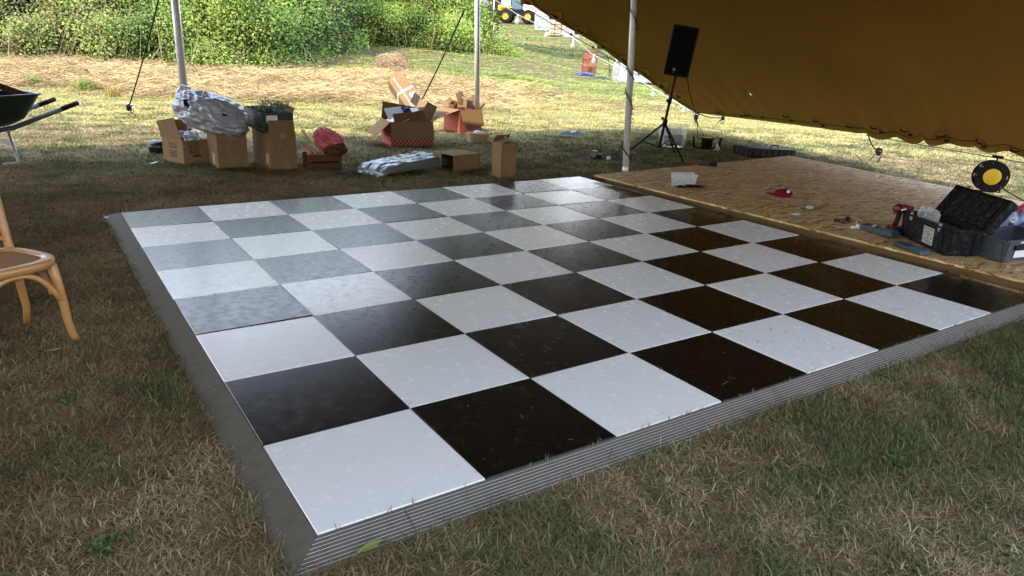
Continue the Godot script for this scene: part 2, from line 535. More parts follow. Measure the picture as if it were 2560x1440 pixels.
func grass():
	var dry := [tuft(1, 30, 0.075, 0.03, 0.07, 0.0029, 0.85, 1.52, 0.55), tuft(2, 30, 0.08, 0.025, 0.08, 0.0025, 1.05, 1.56, 0.58), tuft(3, 26, 0.07, 0.025, 0.055, 0.0034, 0.6, 1.45, 0.55)]
	var lush := [tuft(4, 28, 0.065, 0.025, 0.055, 0.0030, 0.5, 1.42, 0.50), tuft(5, 26, 0.07, 0.02, 0.06, 0.0034, 0.6, 1.5, 0.52)]
	var xs := [[], [], [], [], []]
	var cs := [[], [], [], [], []]
	var rings := []
	var s0 := 0.7
	while s0 < 42.0:
		var s1 := s0 * 1.12 + 0.05
		rings.append([s0, s1])
		s0 = s1
	for rg in rings:
		var sm: float = (rg[0] + rg[1]) * 0.5
		var half := sm * 0.74 + 1.6
		var dens := 850.0
		if sm > 4.5: dens = maxf(850.0 * pow(4.5 / sm, 2.1), 480.0 * pow(4.5 / sm, 1.35))
		if sm > 24.0: dens *= 0.55
		var grow := clampf(pow(sm / 4.5, 0.62), 1.0, 3.4)
		var cnt := int(dens * (rg[1] - rg[0]) * half * 2.0)
		for k in cnt:
			var p := CAM + SD * rnd(rg[0], rg[1]) + SR * rnd(-half, half)
			if on_floor(p.x, p.z): continue
			var s := (p - CAM).dot(SD)
			var l := (p - CAM).dot(SR)
			if l < -0.4 and s > thicket_front(l) + 0.4: continue
			p.y = land(p.x, p.z)
			if s > 14.0: p.y += 0.10 * n2.get_noise_2d(p.x, p.z) * smoothstep(14.0, 20.0, s)
			var fine := n1.get_noise_2d(p.x * 2.6, p.z * 2.6)
			var wide := n2.get_noise_2d(p.x * 2.6 + 40.0, p.z * 2.6)
			# share of living grass: patchy; greener to the right in front, on the mown strip by the boxes and on the bank
			var green := 0.27 + 0.60 * fine + 0.42 * wide
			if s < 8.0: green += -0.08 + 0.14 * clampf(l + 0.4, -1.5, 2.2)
			elif s < 13.5: green += 0.22 * smoothstep(8.0, 9.5, s) 
			else: green += 0.10 - 0.25 * smoothstep(14.0, 17.0, s)
			if s > 16.0 and l > -9.0: green += 0.9 * smoothstep(20.3, 22.0, s) * smoothstep(-8.0, -6.0, l)
			if s > 17.0 and l < -5.0: green -= 0.55 * smoothstep(17.0, 20.0, s)
			var is_green := rng.randf() < clampf(green, 0.04, 0.96)
			var kind := (3 + rng.randi() % 2) if is_green else rng.randi() % 3
			var sc := rnd(0.75, 1.25) * grow
			if s > 19.0 and l < -3.0 and not is_green: sc *= 1.15
			var bs := Basis(Vector3.UP, rng.randf() * TAU) * Basis.from_scale(Vector3(sc, sc * rnd(0.7, 1.1) / pow(grow, 0.75), sc))
			xs[kind].append(Transform3D(bs, p))
			var c: Color
			if is_green:
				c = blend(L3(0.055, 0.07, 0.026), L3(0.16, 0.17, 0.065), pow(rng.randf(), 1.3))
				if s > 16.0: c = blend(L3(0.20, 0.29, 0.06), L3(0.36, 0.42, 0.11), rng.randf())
			else:
				c = blend(L3(0.19, 0.125, 0.058), L3(0.62, 0.475, 0.255), pow(rng.randf(), 1.9))
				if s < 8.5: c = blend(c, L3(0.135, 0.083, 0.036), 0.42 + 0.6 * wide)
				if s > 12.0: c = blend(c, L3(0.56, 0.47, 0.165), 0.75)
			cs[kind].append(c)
	for k in 9000:      # the far meadow seen between the bank and the tent
		var s := rnd(40.0, 96.0)
		var l := s * rnd(-0.09, 0.14)
		var p := sl(s, l)
		p.y += 0.10 * n2.get_noise_2d(p.x, p.z)
		var is_green := rng.randf() < 0.55 + 0.8 * n2.get_noise_2d(p.x * 0.7, p.z * 0.7)
		var kind := (3 + rng.randi() % 2) if is_green else rng.randi() % 3
		var sc := rnd(3.5, 6.5)
		xs[kind].append(Transform3D(Basis(Vector3.UP, rng.randf() * TAU) * Basis.from_scale(Vector3(sc, sc * 0.4, sc)), p))
		cs[kind].append(blend(L3(0.22, 0.31, 0.07), L3(0.36, 0.42, 0.12), rng.randf()) if is_green else blend(L3(0.44, 0.36, 0.18), L3(0.62, 0.50, 0.25), rng.randf()))
	var lawn := Node3D.new()
	lawn.name = "lawn_grass"
	add_child(lawn)
	tag(lawn, "patchy lawn grass, straw brown and green, all around the dance floor", "grass", "", "stuff")
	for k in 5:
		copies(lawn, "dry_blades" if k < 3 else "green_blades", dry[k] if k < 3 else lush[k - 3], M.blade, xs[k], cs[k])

func thicket_front(l: float) -> float:
	var a := 21.4
	a = lerpf(a, 30.2, smoothstep(-6.6, -5.9, l))
	a += 0.5 * n2.get_noise_2d(l * 2.2, 5.0) + 0.35 * sin(l * 0.9)
	return a
func thicket_height(l: float) -> float:
	if l > -0.3: return 0.05
	var h := 6.6
	h = lerpf(h, 5.6, smoothstep(-8.0, -6.5, l))
	h = lerpf(h, 4.4, smoothstep(-6.0, -4.5, l))
	h = lerpf(h, 2.5, smoothstep(-4.2, -2.2, l))
	h = lerpf(h, 0.8, smoothstep(-2.2, -1.25, l))
	return lerpf(h, 0.05, smoothstep(-1.3, -0.3, l))
func thicket_point(l: float, t: float) -> Vector3:
	var h := thicket_height(l)
	var base := sl(thicket_front(l), l)
	var y := h * t
	var back := 0.85 * pow(t, 1.2) * h
	var p := base + SD * back + Vector3.UP * (y - 0.15)
	var bump := 1.7 * n2.get_noise_2d(l * 3.4 + 10.0, y * 3.6) + 0.65 * n1.get_noise_2d(l * 0.8, y * 1.0 + 30.0)
	return p - SD * (bump * smoothstep(0.0, 0.12, t) + 0.35 * sin(PI * minf(t * 2.2, 1.0))) * minf(1.0, h * 0.4) + Vector3.UP * bump * 0.3 * minf(1.0, h * 0.4)

func leaf_cluster(seed_: int, count: int, radius: float, size: float, flat := 0.6) -> ArrayMesh:
	var r := RandomNumberGenerator.new()
	r.seed = seed_
	var b := B.new()
	for k in count:
		var p := Vector3(r.randfn(0, 1), r.randfn(0, 1) * flat, r.randfn(0, 1)) * radius * 0.5
		var n := Vector3(r.randfn(0, 0.6), 1.0, r.randfn(0, 0.6)).normalized()
		var a := r.randf() * TAU
		var x := Vector3(cos(a), 0, sin(a))
		x = (x - n * x.dot(n)).normalized()
		var y := n.cross(x)
		var s := size * r.randf_range(0.6, 1.25)
		var v := r.randf_range(0.65, 1.35)
		b.col = Color(v * r.randf_range(0.9, 1.15), v, v * r.randf_range(0.8, 1.1))
		var tip := p + x * s - n * s * 0.25
		var l := p + x * s * 0.45 + y * s * 0.36 + n * s * 0.10
		var rr := p + x * s * 0.45 - y * s * 0.36 + n * s * 0.10
		var mid := p + x * s * 0.5
		b.tri(p, mid, l); b.tri(l, mid, tip); b.tri(p, rr, mid); b.tri(mid, rr, tip)
	return b.mesh(false)
func stick_cluster(seed_: int, count: int, radius: float, ln: float, w: float) -> ArrayMesh:
	var r := RandomNumberGenerator.new()
	r.seed = seed_
	var b := B.new()
	for k in count:
		var p := Vector3(r.randfn(0, 0.5), absf(r.randfn(0, 0.18)), r.randfn(0, 0.5)) * radius
		var a := r.randf() * TAU
		var d := Vector3(cos(a), r.randfn(0.05, 0.22), sin(a)).normalized()
		var e := (d + Vector3(r.randfn(0, 0.35), r.randfn(0, 0.15), r.randfn(0, 0.35))).normalized()
		var l := ln * r.randf_range(0.4, 1.2)
		var v := r.randf_range(0.6, 1.3)
		b.col = Color(v, v * 0.97, v * 0.92)
		b.tube([p - d * l * 0.5, p, p + e * l * 0.5], w * r.randf_range(0.6, 1.3), 3, false)
	return b.mesh(false)

func bramble_bank():
	var bank := thing("bramble_thicket", "tall bramble thicket covering the bank beyond the lawn", "thicket", sl(24.0, -7.0))
	var o := bank.position
	var b := B.new()
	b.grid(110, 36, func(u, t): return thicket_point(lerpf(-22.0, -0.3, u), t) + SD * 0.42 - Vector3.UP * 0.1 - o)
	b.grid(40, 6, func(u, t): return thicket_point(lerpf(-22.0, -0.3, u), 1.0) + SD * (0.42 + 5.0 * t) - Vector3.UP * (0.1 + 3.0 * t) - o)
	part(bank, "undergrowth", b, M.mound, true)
	var kinds := [leaf_cluster(1, 32, 0.44, 0.08), leaf_cluster(2, 34, 0.5, 0.07), leaf_cluster(3, 28, 0.45, 0.095)]
	var xs := [[], [], []]
	var cs := [[], [], []]
	for k in 24000:
		var l := rnd(-21.0, -0.35)
		var h := thicket_height(l)
		var t := pow(rng.randf(), 1.15)
		if rng.randf() > clampf(h / 5.0, 0.25, 1.0): continue
		var p := thicket_point(l, t)
		p += (-SD * rnd(-0.30, 0.30) + Vector3.UP * rnd(-0.2, 0.25) + SR * rnd(-0.15, 0.15)) * minf(1.0, h * 0.5)
		var patch := n2.get_noise_2d(l * 1.6 + 77.0, h * t * 1.6)
		var hollow := n2.get_noise_2d(l * 3.4 + 10.0, h * t * 3.6)
		if hollow < -0.16 and rng.randf() < 0.5: continue
		var w := rng.randf()
		var c := blend(L3(0.13, 0.21, 0.045), L3(0.29, 0.38, 0.085), w + patch)
		if patch < -0.12: c = blend(c, L3(0.10, 0.17, 0.05), 0.6)
		# the left end of the bank is drier, with brown and grey-green leaves among the green
		var drier := smoothstep(-9.0, -14.0, l)
		if rng.randf() < 0.55 * drier: c = blend(L3(0.22, 0.22, 0.085), L3(0.30, 0.25, 0.12), rng.randf())
		if rng.randf() < 0.04 + 0.10 * drier: c = L3(0.26, 0.18, 0.10)
		var i := rng.randi() % 3
		var q := Basis(Vector3.UP, rng.randf() * TAU) * Basis(Vector3.RIGHT, rnd(-0.3, 0.3))
		q = Basis(SR, rnd(0.15, 0.75)) * q
		xs[i].append(Transform3D(q * Basis.from_scale(Vector3.ONE * rnd(0.75, 1.3)), p - o))
		cs[i].append(c)
	for i in 3:
		copies(bank, "leaves", kinds[i], M.leaf, xs[i], cs[i])
	# bare canes arching out of the foot of the thicket
	var canes := B.new()
	for k in 260:
		var l := rnd(-20.0, -1.5)
		var p := thicket_point(l, rnd(0.0, 0.12 if k % 3 else 0.5)) - o
		var d := (-SD * rnd(0.3, 1.0) + SR * rnd(-0.9, 0.9)).normalized()
		var ln := rnd(0.5, 1.7)
		var v := rnd(0.7, 1.25)
		canes.col = Color(0.25 * v, 0.18 * v, 0.10 * v) if k % 4 else Color(0.13 * v, 0.16 * v, 0.05 * v)
		var q := p + d * ln * 0.5 + Vector3.UP * ln * rnd(0.15, 0.5)
		var e := p + d * ln
		e.y = land(e.x + o.x, e.z + o.z) - o.y + rnd(0.0, 0.3)
		canes.tube([p, (p + q) * 0.5 + Vector3.UP * 0.08, q, (q + e) * 0.5 + Vector3.UP * 0.03, e], rnd(0.004, 0.009), 4, false)
	part(bank, "canes", canes, M.stem).set_meta("kind", "stuff")
	# cut stems and straw raked over the foot of the bank
	var litter := Node3D.new()
	litter.name = "cut_stems"
	add_child(litter)
	tag(litter, "strip of dry cut stems and straw along the foot of the bank", "straw", "", "stuff")
	var sk := [stick_cluster(11, 24, 0.5, 0.55, 0.0045), stick_cluster(12, 22, 0.5, 0.42, 0.0038), stick_cluster(13, 26, 0.55, 0.34, 0.0034)]
	var sx := [[], [], []]
	var sc := [[], [], []]
	for k in 9000:
		var l := rnd(-20.0, 4.0)
		var front := thicket_front(minf(l, -1.0))
		var s := front - absf(rng.randfn(0.0, 2.0)) + 0.3
		if l > -6.3: s = rnd(16.9, 21.0) + 0.5 * sin(l * 1.1)
		if s < 16.8: continue
		var dens := 0.85 if l < -7.0 else 0.42 * smoothstep(1.5, -3.0, l)
		dens *= 0.65 + 0.9 * n2.get_noise_2d(l * 2.0, s * 2.0)
		if rng.randf() > dens: continue
		var p := sl(s, l)
		p.y += 0.10 * n2.get_noise_2d(p.x, p.z) + rnd(0.0, 0.05)
		var i := rng.randi() % 3
		sx[i].append(Transform3D(Basis(Vector3.UP, rng.randf() * TAU) * Basis.from_scale(Vector3.ONE * rnd(0.7, 1.25)), p))
		sc[i].append(blend(L3(0.34, 0.245, 0.12), L3(0.58, 0.445, 0.22), rng.randf()) if rng.randf() < 0.72 else L3(0.19, 0.115, 0.065))
	for i in 3: copies(litter, "stems", sk[i], M.stem, sx[i], sc[i])
	# a heap of dead stems
	var heap := thing("stem_heap", "rounded heap of dead brown stems at the edge of the green bank", "heap", sl(22.0, -3.7))
	var hb := B.new()
	for k in 760:
		var a := rng.randf() * TAU
		var e := rnd(0.0, 1.4)
		var d := Vector3(cos(a) * cos(e) * 0.6, sin(e) * 0.5, sin(a) * cos(e) * 0.5) * rnd(0.6, 1.12)
		var tng := d.cross(Vector3(rnd(-1, 1), rnd(-1, 1), rnd(-1, 1))).normalized()
		var v := rnd(0.55, 1.2)
		hb.col = Color(0.36 * v, 0.24 * v, 0.14 * v)
		var ln := rnd(0.15, 0.45)
		hb.tube([d - tng * ln * 0.5, d * 1.08, d + tng * ln * 0.5 - d * 0.1], rnd(0.003, 0.008), 3, false)
	part(heap, "dead_stems", hb, M.stem)
	# taller tufts left standing by the mower
	for a in [[215, 226, 0.62, 0, "bright green grass tuft standing in the straw below the brambles"], [287, 243, 0.5, 1, "straw brown grass tuft beside the green tuft"], [90, 212, 0.45, 0, "low weedy green tuft below the left end of the brambles"]]:
		var L := 18.5
		var p := far_at(a[0], a[1], L)
		for it in 12:
			p = far_at(a[0], a[1], L)
			L += (p.y - land(p.x, p.z)) * 7.0
		var g := B.new()
		for k in 170:
			var d := Vector3(rng.randfn(0, 1), 0, rng.randfn(0, 1)).normalized()
			var v := rnd(0.7, 1.3)
			var c := Color(0.16 * v, 0.24 * v, 0.05 * v) if a[3] == 0 else Color(0.36 * v, 0.28 * v, 0.09 * v)
			blade(g, Vector3(rng.randfn(0, 0.07), 0, rng.randfn(0, 0.07)) * a[2] * 2.0, d, rnd(0.2, 0.5) * a[2] * 1.3, 0.012, rnd(0.0, 0.7), rnd(0.1, 0.6), c)
		var o2 := one("grass_tuft", g, M.blade, a[4], "grass tuft", Vector3(p.x, land(p.x, p.z), p.z))
		o2.set_meta("group", "standing grass tufts")

func tree(called: String, label: String, at: Vector3, h: float, crown: Array, c0: Color, c1: Color, n: int, droop := 0.0):
	var t := thing(called, label, "tree", at, 0.0, "trees behind the bank")
	var b := B.new()
	b.tube([Vector3.ZERO, Vector3(0.1, h * 0.35, 0), Vector3(0.0, h * 0.7, 0.1)], [h * 0.035, h * 0.026, h * 0.012], 8)
	for k in 7:
		var a := TAU * k / 7.0
		b.tube([Vector3(0.05, h * (0.25 + 0.06 * k), 0), Vector3(cos(a) * h * 0.12, h * (0.36 + 0.06 * k), sin(a) * h * 0.12), Vector3(cos(a) * h * 0.24, h * (0.42 + 0.05 * k), sin(a) * h * 0.24)], [h * 0.014, h * 0.009, h * 0.004], 5)
	part(t, "trunk", b, M.bark, true)
	var mesh := leaf_cluster(21, 26, 0.8, 0.2)
	var xs := []
	var cs := []
	for k in n:
		var e: Array = crown[rng.randi() % crown.size()]
		var d := Vector3(rng.randfn(0, 1), rng.randfn(0, 1), rng.randfn(0, 1)).normalized() * pow(rng.randf(), 0.4)
		var p: Vector3 = e[0] + d * e[1]
		p += Vector3(rng.randfn(0, 0.15), 0, rng.randfn(0, 0.15))
		p.y -= droop * rng.randf() * rng.randf()
		xs.append(Transform3D(Basis(Vector3.UP, rng.randf() * TAU) * Basis.from_scale(Vector3(1, 1.0 + droop * 0.5, 1) * rnd(0.7, 1.3)), p))
		cs.append(blend(c0, c1, rng.randf()))
	copies(t, "crown", mesh, M.leaf, xs, cs)
	return t

func far_trees():
	var g0 := L3(0.03, 0.055, 0.018)
	var g1 := L3(0.075, 0.12, 0.035)
	tree("weeping_tree", "dark weeping tree behind the right end of the bramble bank", sl(47.0, -8.6), 10.0, [[Vector3(0, 6.4, 0), Vector3(3.4, 3.2, 3.4)], [Vector3(2.0, 4.6, 1.0), Vector3(2.2, 2.2, 2.2)], [Vector3(-2, 5.0, 0), Vector3(2.6, 2.6, 2.6)]], g0, g1, 900, 2.2)
	tree("dark_tree", "dark broad tree standing behind the yellow loader", sl(92.0, -3.0), 14.0, [[Vector3(0, 8, 0), Vector3(6, 5, 6)], [Vector3(5, 5.5, 0), Vector3(5, 4, 4)], [Vector3(-6, 6, 0), Vector3(5, 4.5, 5)]], g0, g1, 800)
	tree("dark_tree", "dark broad tree behind the pale timber crate, mostly hidden by the tent", sl(96.0, 9.0), 14.0, [[Vector3(0, 8, 0), Vector3(7, 5, 6)], [Vector3(5, 5, 0), Vector3(5, 4, 4)]], g0, g1, 700)
	for a in [[44.0, -12.0, 10.5, "bushy"], [48.0, -8.5, 11.5, "full"], [86.0, -6.0, 15.0, "broad"], [88.0, 3.0, 14.0, "tall"]]:
		var h: float = a[2]
		tree("backdrop_tree", a[3] + " green tree behind the bank, %d metres tall" % int(h), sl(a[0], a[1]), h, [[Vector3(0, h * 0.62, 0), Vector3(3.4, h * 0.3, 3.4)], [Vector3(2.2, h * 0.5, 0.5), Vector3(2.6, h * 0.22, 2.6)], [Vector3(-2.2, h * 0.5, 0), Vector3(2.8, h * 0.24, 2.6)]], g0, L3(0.10, 0.16, 0.045), 520)
	tree("shade_tree", "spreading tree whose shade falls on the lawn between bank and oil drum", sl(36.0, -3.2), 9.5, [[Vector3(0, 7.4, 0), Vector3(3.8, 1.7, 3.6)], [Vector3(2.6, 7.0, 1.0), Vector3(2.8, 1.4, 2.6)]], g0, L3(0.10, 0.16, 0.045), 700)
	tree("shade_tree", "high-crowned tree shading the far lawn behind the right end of the bank", sl(41.0, -1.9), 9.5, [[Vector3(0, 7.2, 0), Vector3(3.6, 1.8, 3.2)], [Vector3(2.4, 6.9, 1.4), Vector3(2.6, 1.5, 2.4)], [Vector3(-1.6, 7.0, -1.0), Vector3(2.6, 1.5, 2.4)]], g0, L3(0.10, 0.16, 0.045), 700)
	# trees that stand behind and to the left of the viewer and shut out the low sky there
	var behind := [[-13.0, 15.0], [-7.5, 16.5], [-1.5, 16.0], [4.5, 17.0], [10.5, 15.5], [-19.0, 9.5], [-20.0, 2.5], [-20.5, -4.0]]
	var sides := ["facing the open side of the tent", "beside the open end of the tent"]
	for k in behind.size():
		var at := Vector3(behind[k][0], 0, behind[k][1])
		var h := 9.0 if k < 5 else 6.5
		var et = tree("edge_tree", "leafy tree %s" % sides[0 if k < 5 else 1], at, h, [[Vector3(0, h * 0.5, 0), Vector3(3.6, h * 0.45, 2.4)], [Vector3(1.5, h * 0.3, 0.5), Vector3(2.8, h * 0.3, 2.0)], [Vector3(-1.5, h * 0.3, 0), Vector3(2.8, h * 0.3, 2.0)]], g0, L3(0.10, 0.16, 0.045), 520)
		et.set_meta("group", "trees around the open sides of the tent")
	tree("round_tree", "leafy tree rising behind the middle of the bramble bank", sl(38.0, -9.5), 9.0, [[Vector3(0, 6.0, 0), Vector3(3.4, 2.6, 3.0)], [Vector3(-2.5, 5.0, 0), Vector3(2.4, 2.2, 2.2)]], g0, L3(0.09, 0.15, 0.04), 700)

# ---------- tent ----------
var tent_far := [[-10.0, 2.5, -8.5], [-5.0, 2.75, -8.55], [1.18, 3.05, -8.6], [3.0, 2.85, -8.6], [4.6, 2.68, -8.65], [6.2, 2.42, -8.7], [6.76, 2.12, -8.7], [7.13, 1.95, -8.7], [7.66, 1.75, -8.7], [8.21, 1.54, -8.7], [8.81, 1.24, -8.7], [9.23, 1.07, -8.7], [9.9, 0.76, -8.7], [10.4, 0.53, -8.7], [10.85, 0.35, -8.7]]
var tent_right := []
func lookup(tab: Array, key: int, val: int, x: float, up := true) -> float:
	var n := tab.size()
	for i in n - 1:
		var a: float = tab[i][key]
		var b: float = tab[i + 1][key]
		if (x >= minf(a, b) and x <= maxf(a, b)):
			var t := (x - a) / (b - a) if b != a else 0.0
			var pa: float = tab[maxi(i - 1, 0)][val]
			var pb: float = tab[mini(i + 2, n - 1)][val]
			var va: float = tab[i][val]
			var vb: float = tab[i + 1][val]
			var s := cubic_interpolate(va, vb, pa, pb, t)
			return lerpf(lerpf(va, vb, t), s, 0.6)
	return tab[0][val] if absf(x - tab[0][key]) < absf(x - tab[n - 1][key]) else tab[n - 1][val]
func tent_setup():
	for a in [[1740, 280, 15.57], [1850, 290, 14.4], [2000, 310, 13.2], [2150, 331, 12.1], [2330, 353, 11.0], [2450, 369, 10.4], [2560, 382, 9.9]]:
		var p := far_at(a[0], a[1], a[2])
		tent_right.append([p.x, p.y, p.z])
	tent_right.append([8.25, 0.72, -0.4])
	tent_right.append([7.9, 0.95, 1.5])
	tent_right.append([7.6, 1.4, 3.5])
	tent_right.append([7.4, 1.5, 3.7])
func tent_point(a: float, b: float) -> Vector3:     # a: left edge to right edge, b: far edge to near edge
	var zr := lerpf(-8.7, 2.5, b)
	var xr := lookup(tent_right, 2, 0, zr)
	var er := lookup(tent_right, 2, 1, zr)
	var x := lerpf(-10.0, xr, a)
	var zf := lookup(tent_far, 0, 2, lerpf(-10.0, 10.85, a))
	var z := lerpf(zf, 2.5, b)
	var r := xr - x
	var q := (z - zf)
	var top := 3.75
	var inner := er + (top - er) * (1.0 - exp(-r / 2.4))
	var xe := lerpf(-10.0, 10.85, a)
	var ef := lookup(tent_far, 0, 1, xe)
	var h := lerpf(ef, inner, 1.0 - exp(-q / 1.9))
	h += 0.02 * n2.get_noise_2d(x * 2.0, z * 2.0) * minf(1.0, minf(r, q))
	var p := Vector3(x, h, z)
	# the slack near part of the low edge hangs in folds between its loops
	var run := smoothstep(-4.75, -4.25, z)
	if r < 1.3 and run > 0.0:
		var fold := pow(1.0 - r / 1.3, 1.6) * run
		var w := sin((z + 4.75 + 0.10 * sin(z * 2.3)) * TAU / 0.95)
		p.y += (-0.085 * absf(w) * (0.7 + 0.3 * sin(z * 3.1)) * fold + 0.02 * fold)
		p.x += 0.085 * w * fold
	# puckers by the corner
	if z < -5.5 and r < 0.9:
		p.y += 0.022 * sin(z * 17.0 + r * 5.0) * (r / 0.9) * (1.0 - r / 0.9) * 4.0 * smoothstep(-8.6, -7.6, z) * smoothstep(-5.6, -6.8, z)
	return p
func tent():
	tent_setup()
	var t := thing("stretch_tent", "mustard brown stretch tent roofing the dance floor and stage", "tent")
	var b := B.new()
	var hole := Vector2(0, 0)
	var best := 9.0
	var want := ray(1877, 237).normalized()
	for i in 200:
		for j in 100:
			var a := 0.7 + 0.3 * (i + 0.5) / 200.0
			var bb := 0.4 * (j + 0.5) / 100.0
			var d: float = (tent_point(a, bb) - CAM).normalized().distance_to(want)
			if d < best: best = d; hole = Vector2(a, bb)
	b.grid(40, 120, func(u, v): return tent_point(u * 0.6, v))
	var hu := int((hole.x - 0.6) / 0.4 * 170.0)
	var hv := int(hole.y * 320.0)
	b.grid(170, 320, func(u, v): return tent_point(0.6 + 0.4 * u, v), func(u, v): return int(u * 170.0) == hu and int(v * 320.0) == hv)
	part(t, "canopy", b, M.canvas, true)
	# hem turned up along both visible edges
	var hem := B.new()
	var e1 := []
	var e2 := []
	for i in 121: e1.append(tent_point(0.45 + 0.55 * i / 120.0, 0.0) + Vector3(0, 0.012, 0.0))
	for i in 161: e2.append(tent_point(1.0, 0.85 * i / 160.0) + Vector3(0, 0.012, 0))
	hem.tube(e1, 0.016, 6); hem.tube(e2, 0.016, 6)
	part(t, "hem", hem, M.canvas, true)
	# lacing rope that runs in and out below the hem
	var rope := B.new()
	var r1 := []
	var r2 := []
	for i in 121:
		var p := tent_point(0.45 + 0.55 * i / 120.0, 0.006) 
		r1.append(p + Vector3(0, -0.02 - 0.015 * sin(i * 0.9), 0.02))
	for i in 161:
		var p := tent_point(0.996, 0.85 * i / 160.0)
		r2.append(p + Vector3(-0.02, -0.02, 0))
	rope.tube(r1, 0.006, 5); rope.tube(r2, 0.004, 5)
	part(t, "edge_rope", rope, M.rope, true)
	# reinforcement patches, each with a webbing loop
	var spots := []
	for px in [[1316, 3], [1388, 38], [1452, 76], [1508, 113], [1561, 148], [1610, 180], [1656, 211], [1697, 238]]:
		spots.append([px[0], px[1], 0.15])
	for s in spots: tent_patch(t, s[0], s[1], s[2], true)
	for px in [[1797, 277], [1868, 284], [1965, 288], [2041, 299], [2125, 314], [2187, 317], [2262, 324], [2353, 337], [2452, 352], [2540, 372]]: tent_patch(t, px[0], px[1], 0.11, false)
	# small black toggles on the rope below the edge
	for px in [[1428, 86], [1482, 118], [1536, 151], [1664, 233], [1706, 259]]:
		var p := zp(px[0], px[1], -8.72)
		var tb := B.new()
		tb.box(p, Vector3(0.05, 0.03, 0.03), Basis(Vector3(0, 0, 1), -0.45), 0.006)
		part(t, "toggle", tb, M.black)
	for px in [[1746, 283], [1853, 290], [1905, 293], [1978, 302], [2056, 314], [2203, 331], [2275, 337], [2366, 352], [2460, 367]]:
		var p := far_at(px[0], px[1], 9.0)
		var hit := tent_hit(px[0], px[1] - 6.0)
		p = far_at(px[0], px[1], Vector2(hit.x - CAM.x, hit.z - CAM.z).length())
		var tb := B.new()
		tb.box(p, Vector3(0.03, 0.035, 0.05), Basis(), 0.006)
		part(t, "toggle", tb, M.black)
func tent_hit(u: float, v: float) -> Vector3:
	# nearest point of the canopy to a pixel's direction
	var want := ray(u, v).normalized()
	var best := 9.0
	var at := Vector2(0.9, 0.2)
	for i in 120:
		for j in 80:
			var a := 0.66 + 0.34 * i / 119.0
			var b := 0.62 * j / 79.0
			var d: float = (tent_point(a, b) - CAM).normalized().distance_to(want)
			if d < best: best = d; at = Vector2(a, b)
	var st := 0.004
	for it in 60:
		var moved := false
		for dd in [Vector2(st, 0), Vector2(-st, 0), Vector2(0, st), Vector2(0, -st)]:
			var q: Vector2 = (at + dd).clamp(Vector2(0.3, 0), Vector2(1, 1))
			var d: float = (tent_point(q.x, q.y) - CAM).normalized().distance_to(want)
			if d < best: best = d; at = q; moved = true
		if not moved: st *= 0.5
	hit_ab = at
	return tent_point(at.x, at.y)
var hit_ab := Vector2.ZERO
func tent_patch(t: Node, u: float, v: float, size: float, diamond: bool):
	var p := tent_hit(u, v)
	var ab := hit_ab
	var x := (tent_point(minf(ab.x + 0.004, 1.0), ab.y) - tent_point(ab.x - 0.004, ab.y)).normalized()
	var z := (tent_point(ab.x, minf(ab.y + 0.004, 1.0)) - tent_point(ab.x, maxf(ab.y - 0.004, 0.0))).normalized()
	var n := z.cross(x).normalized()
	if n.y < 0: n = -n
	z = x.cross(n).normalized()
	var o := p - n * 0.012
	var b := B.new()
	if diamond: b.slab(o - x * size, o - z * size, o + x * size, o + z * size, 0.003)
	else: b.slab(o - x * size * 0.4 - z * size * 0.8, o + x * size * 0.4 - z * size * 0.8, o + x * size * 0.4 + z * size * 0.8, o - x * size * 0.4 + z * size * 0.8, 0.003)
	var q := part(t, "patch", b, M.canvas_patch if diamond else M.canvas)
	var w := B.new()
	var dirx := x if diamond else z
	w.tube([o - dirx * 0.055, o - dirx * 0.03 - n * 0.03, o + dirx * 0.03 - n * 0.03, o + dirx * 0.055], 0.013 if diamond else 0.009, 6)
	part(q, "webbing_loop", w, M.black)

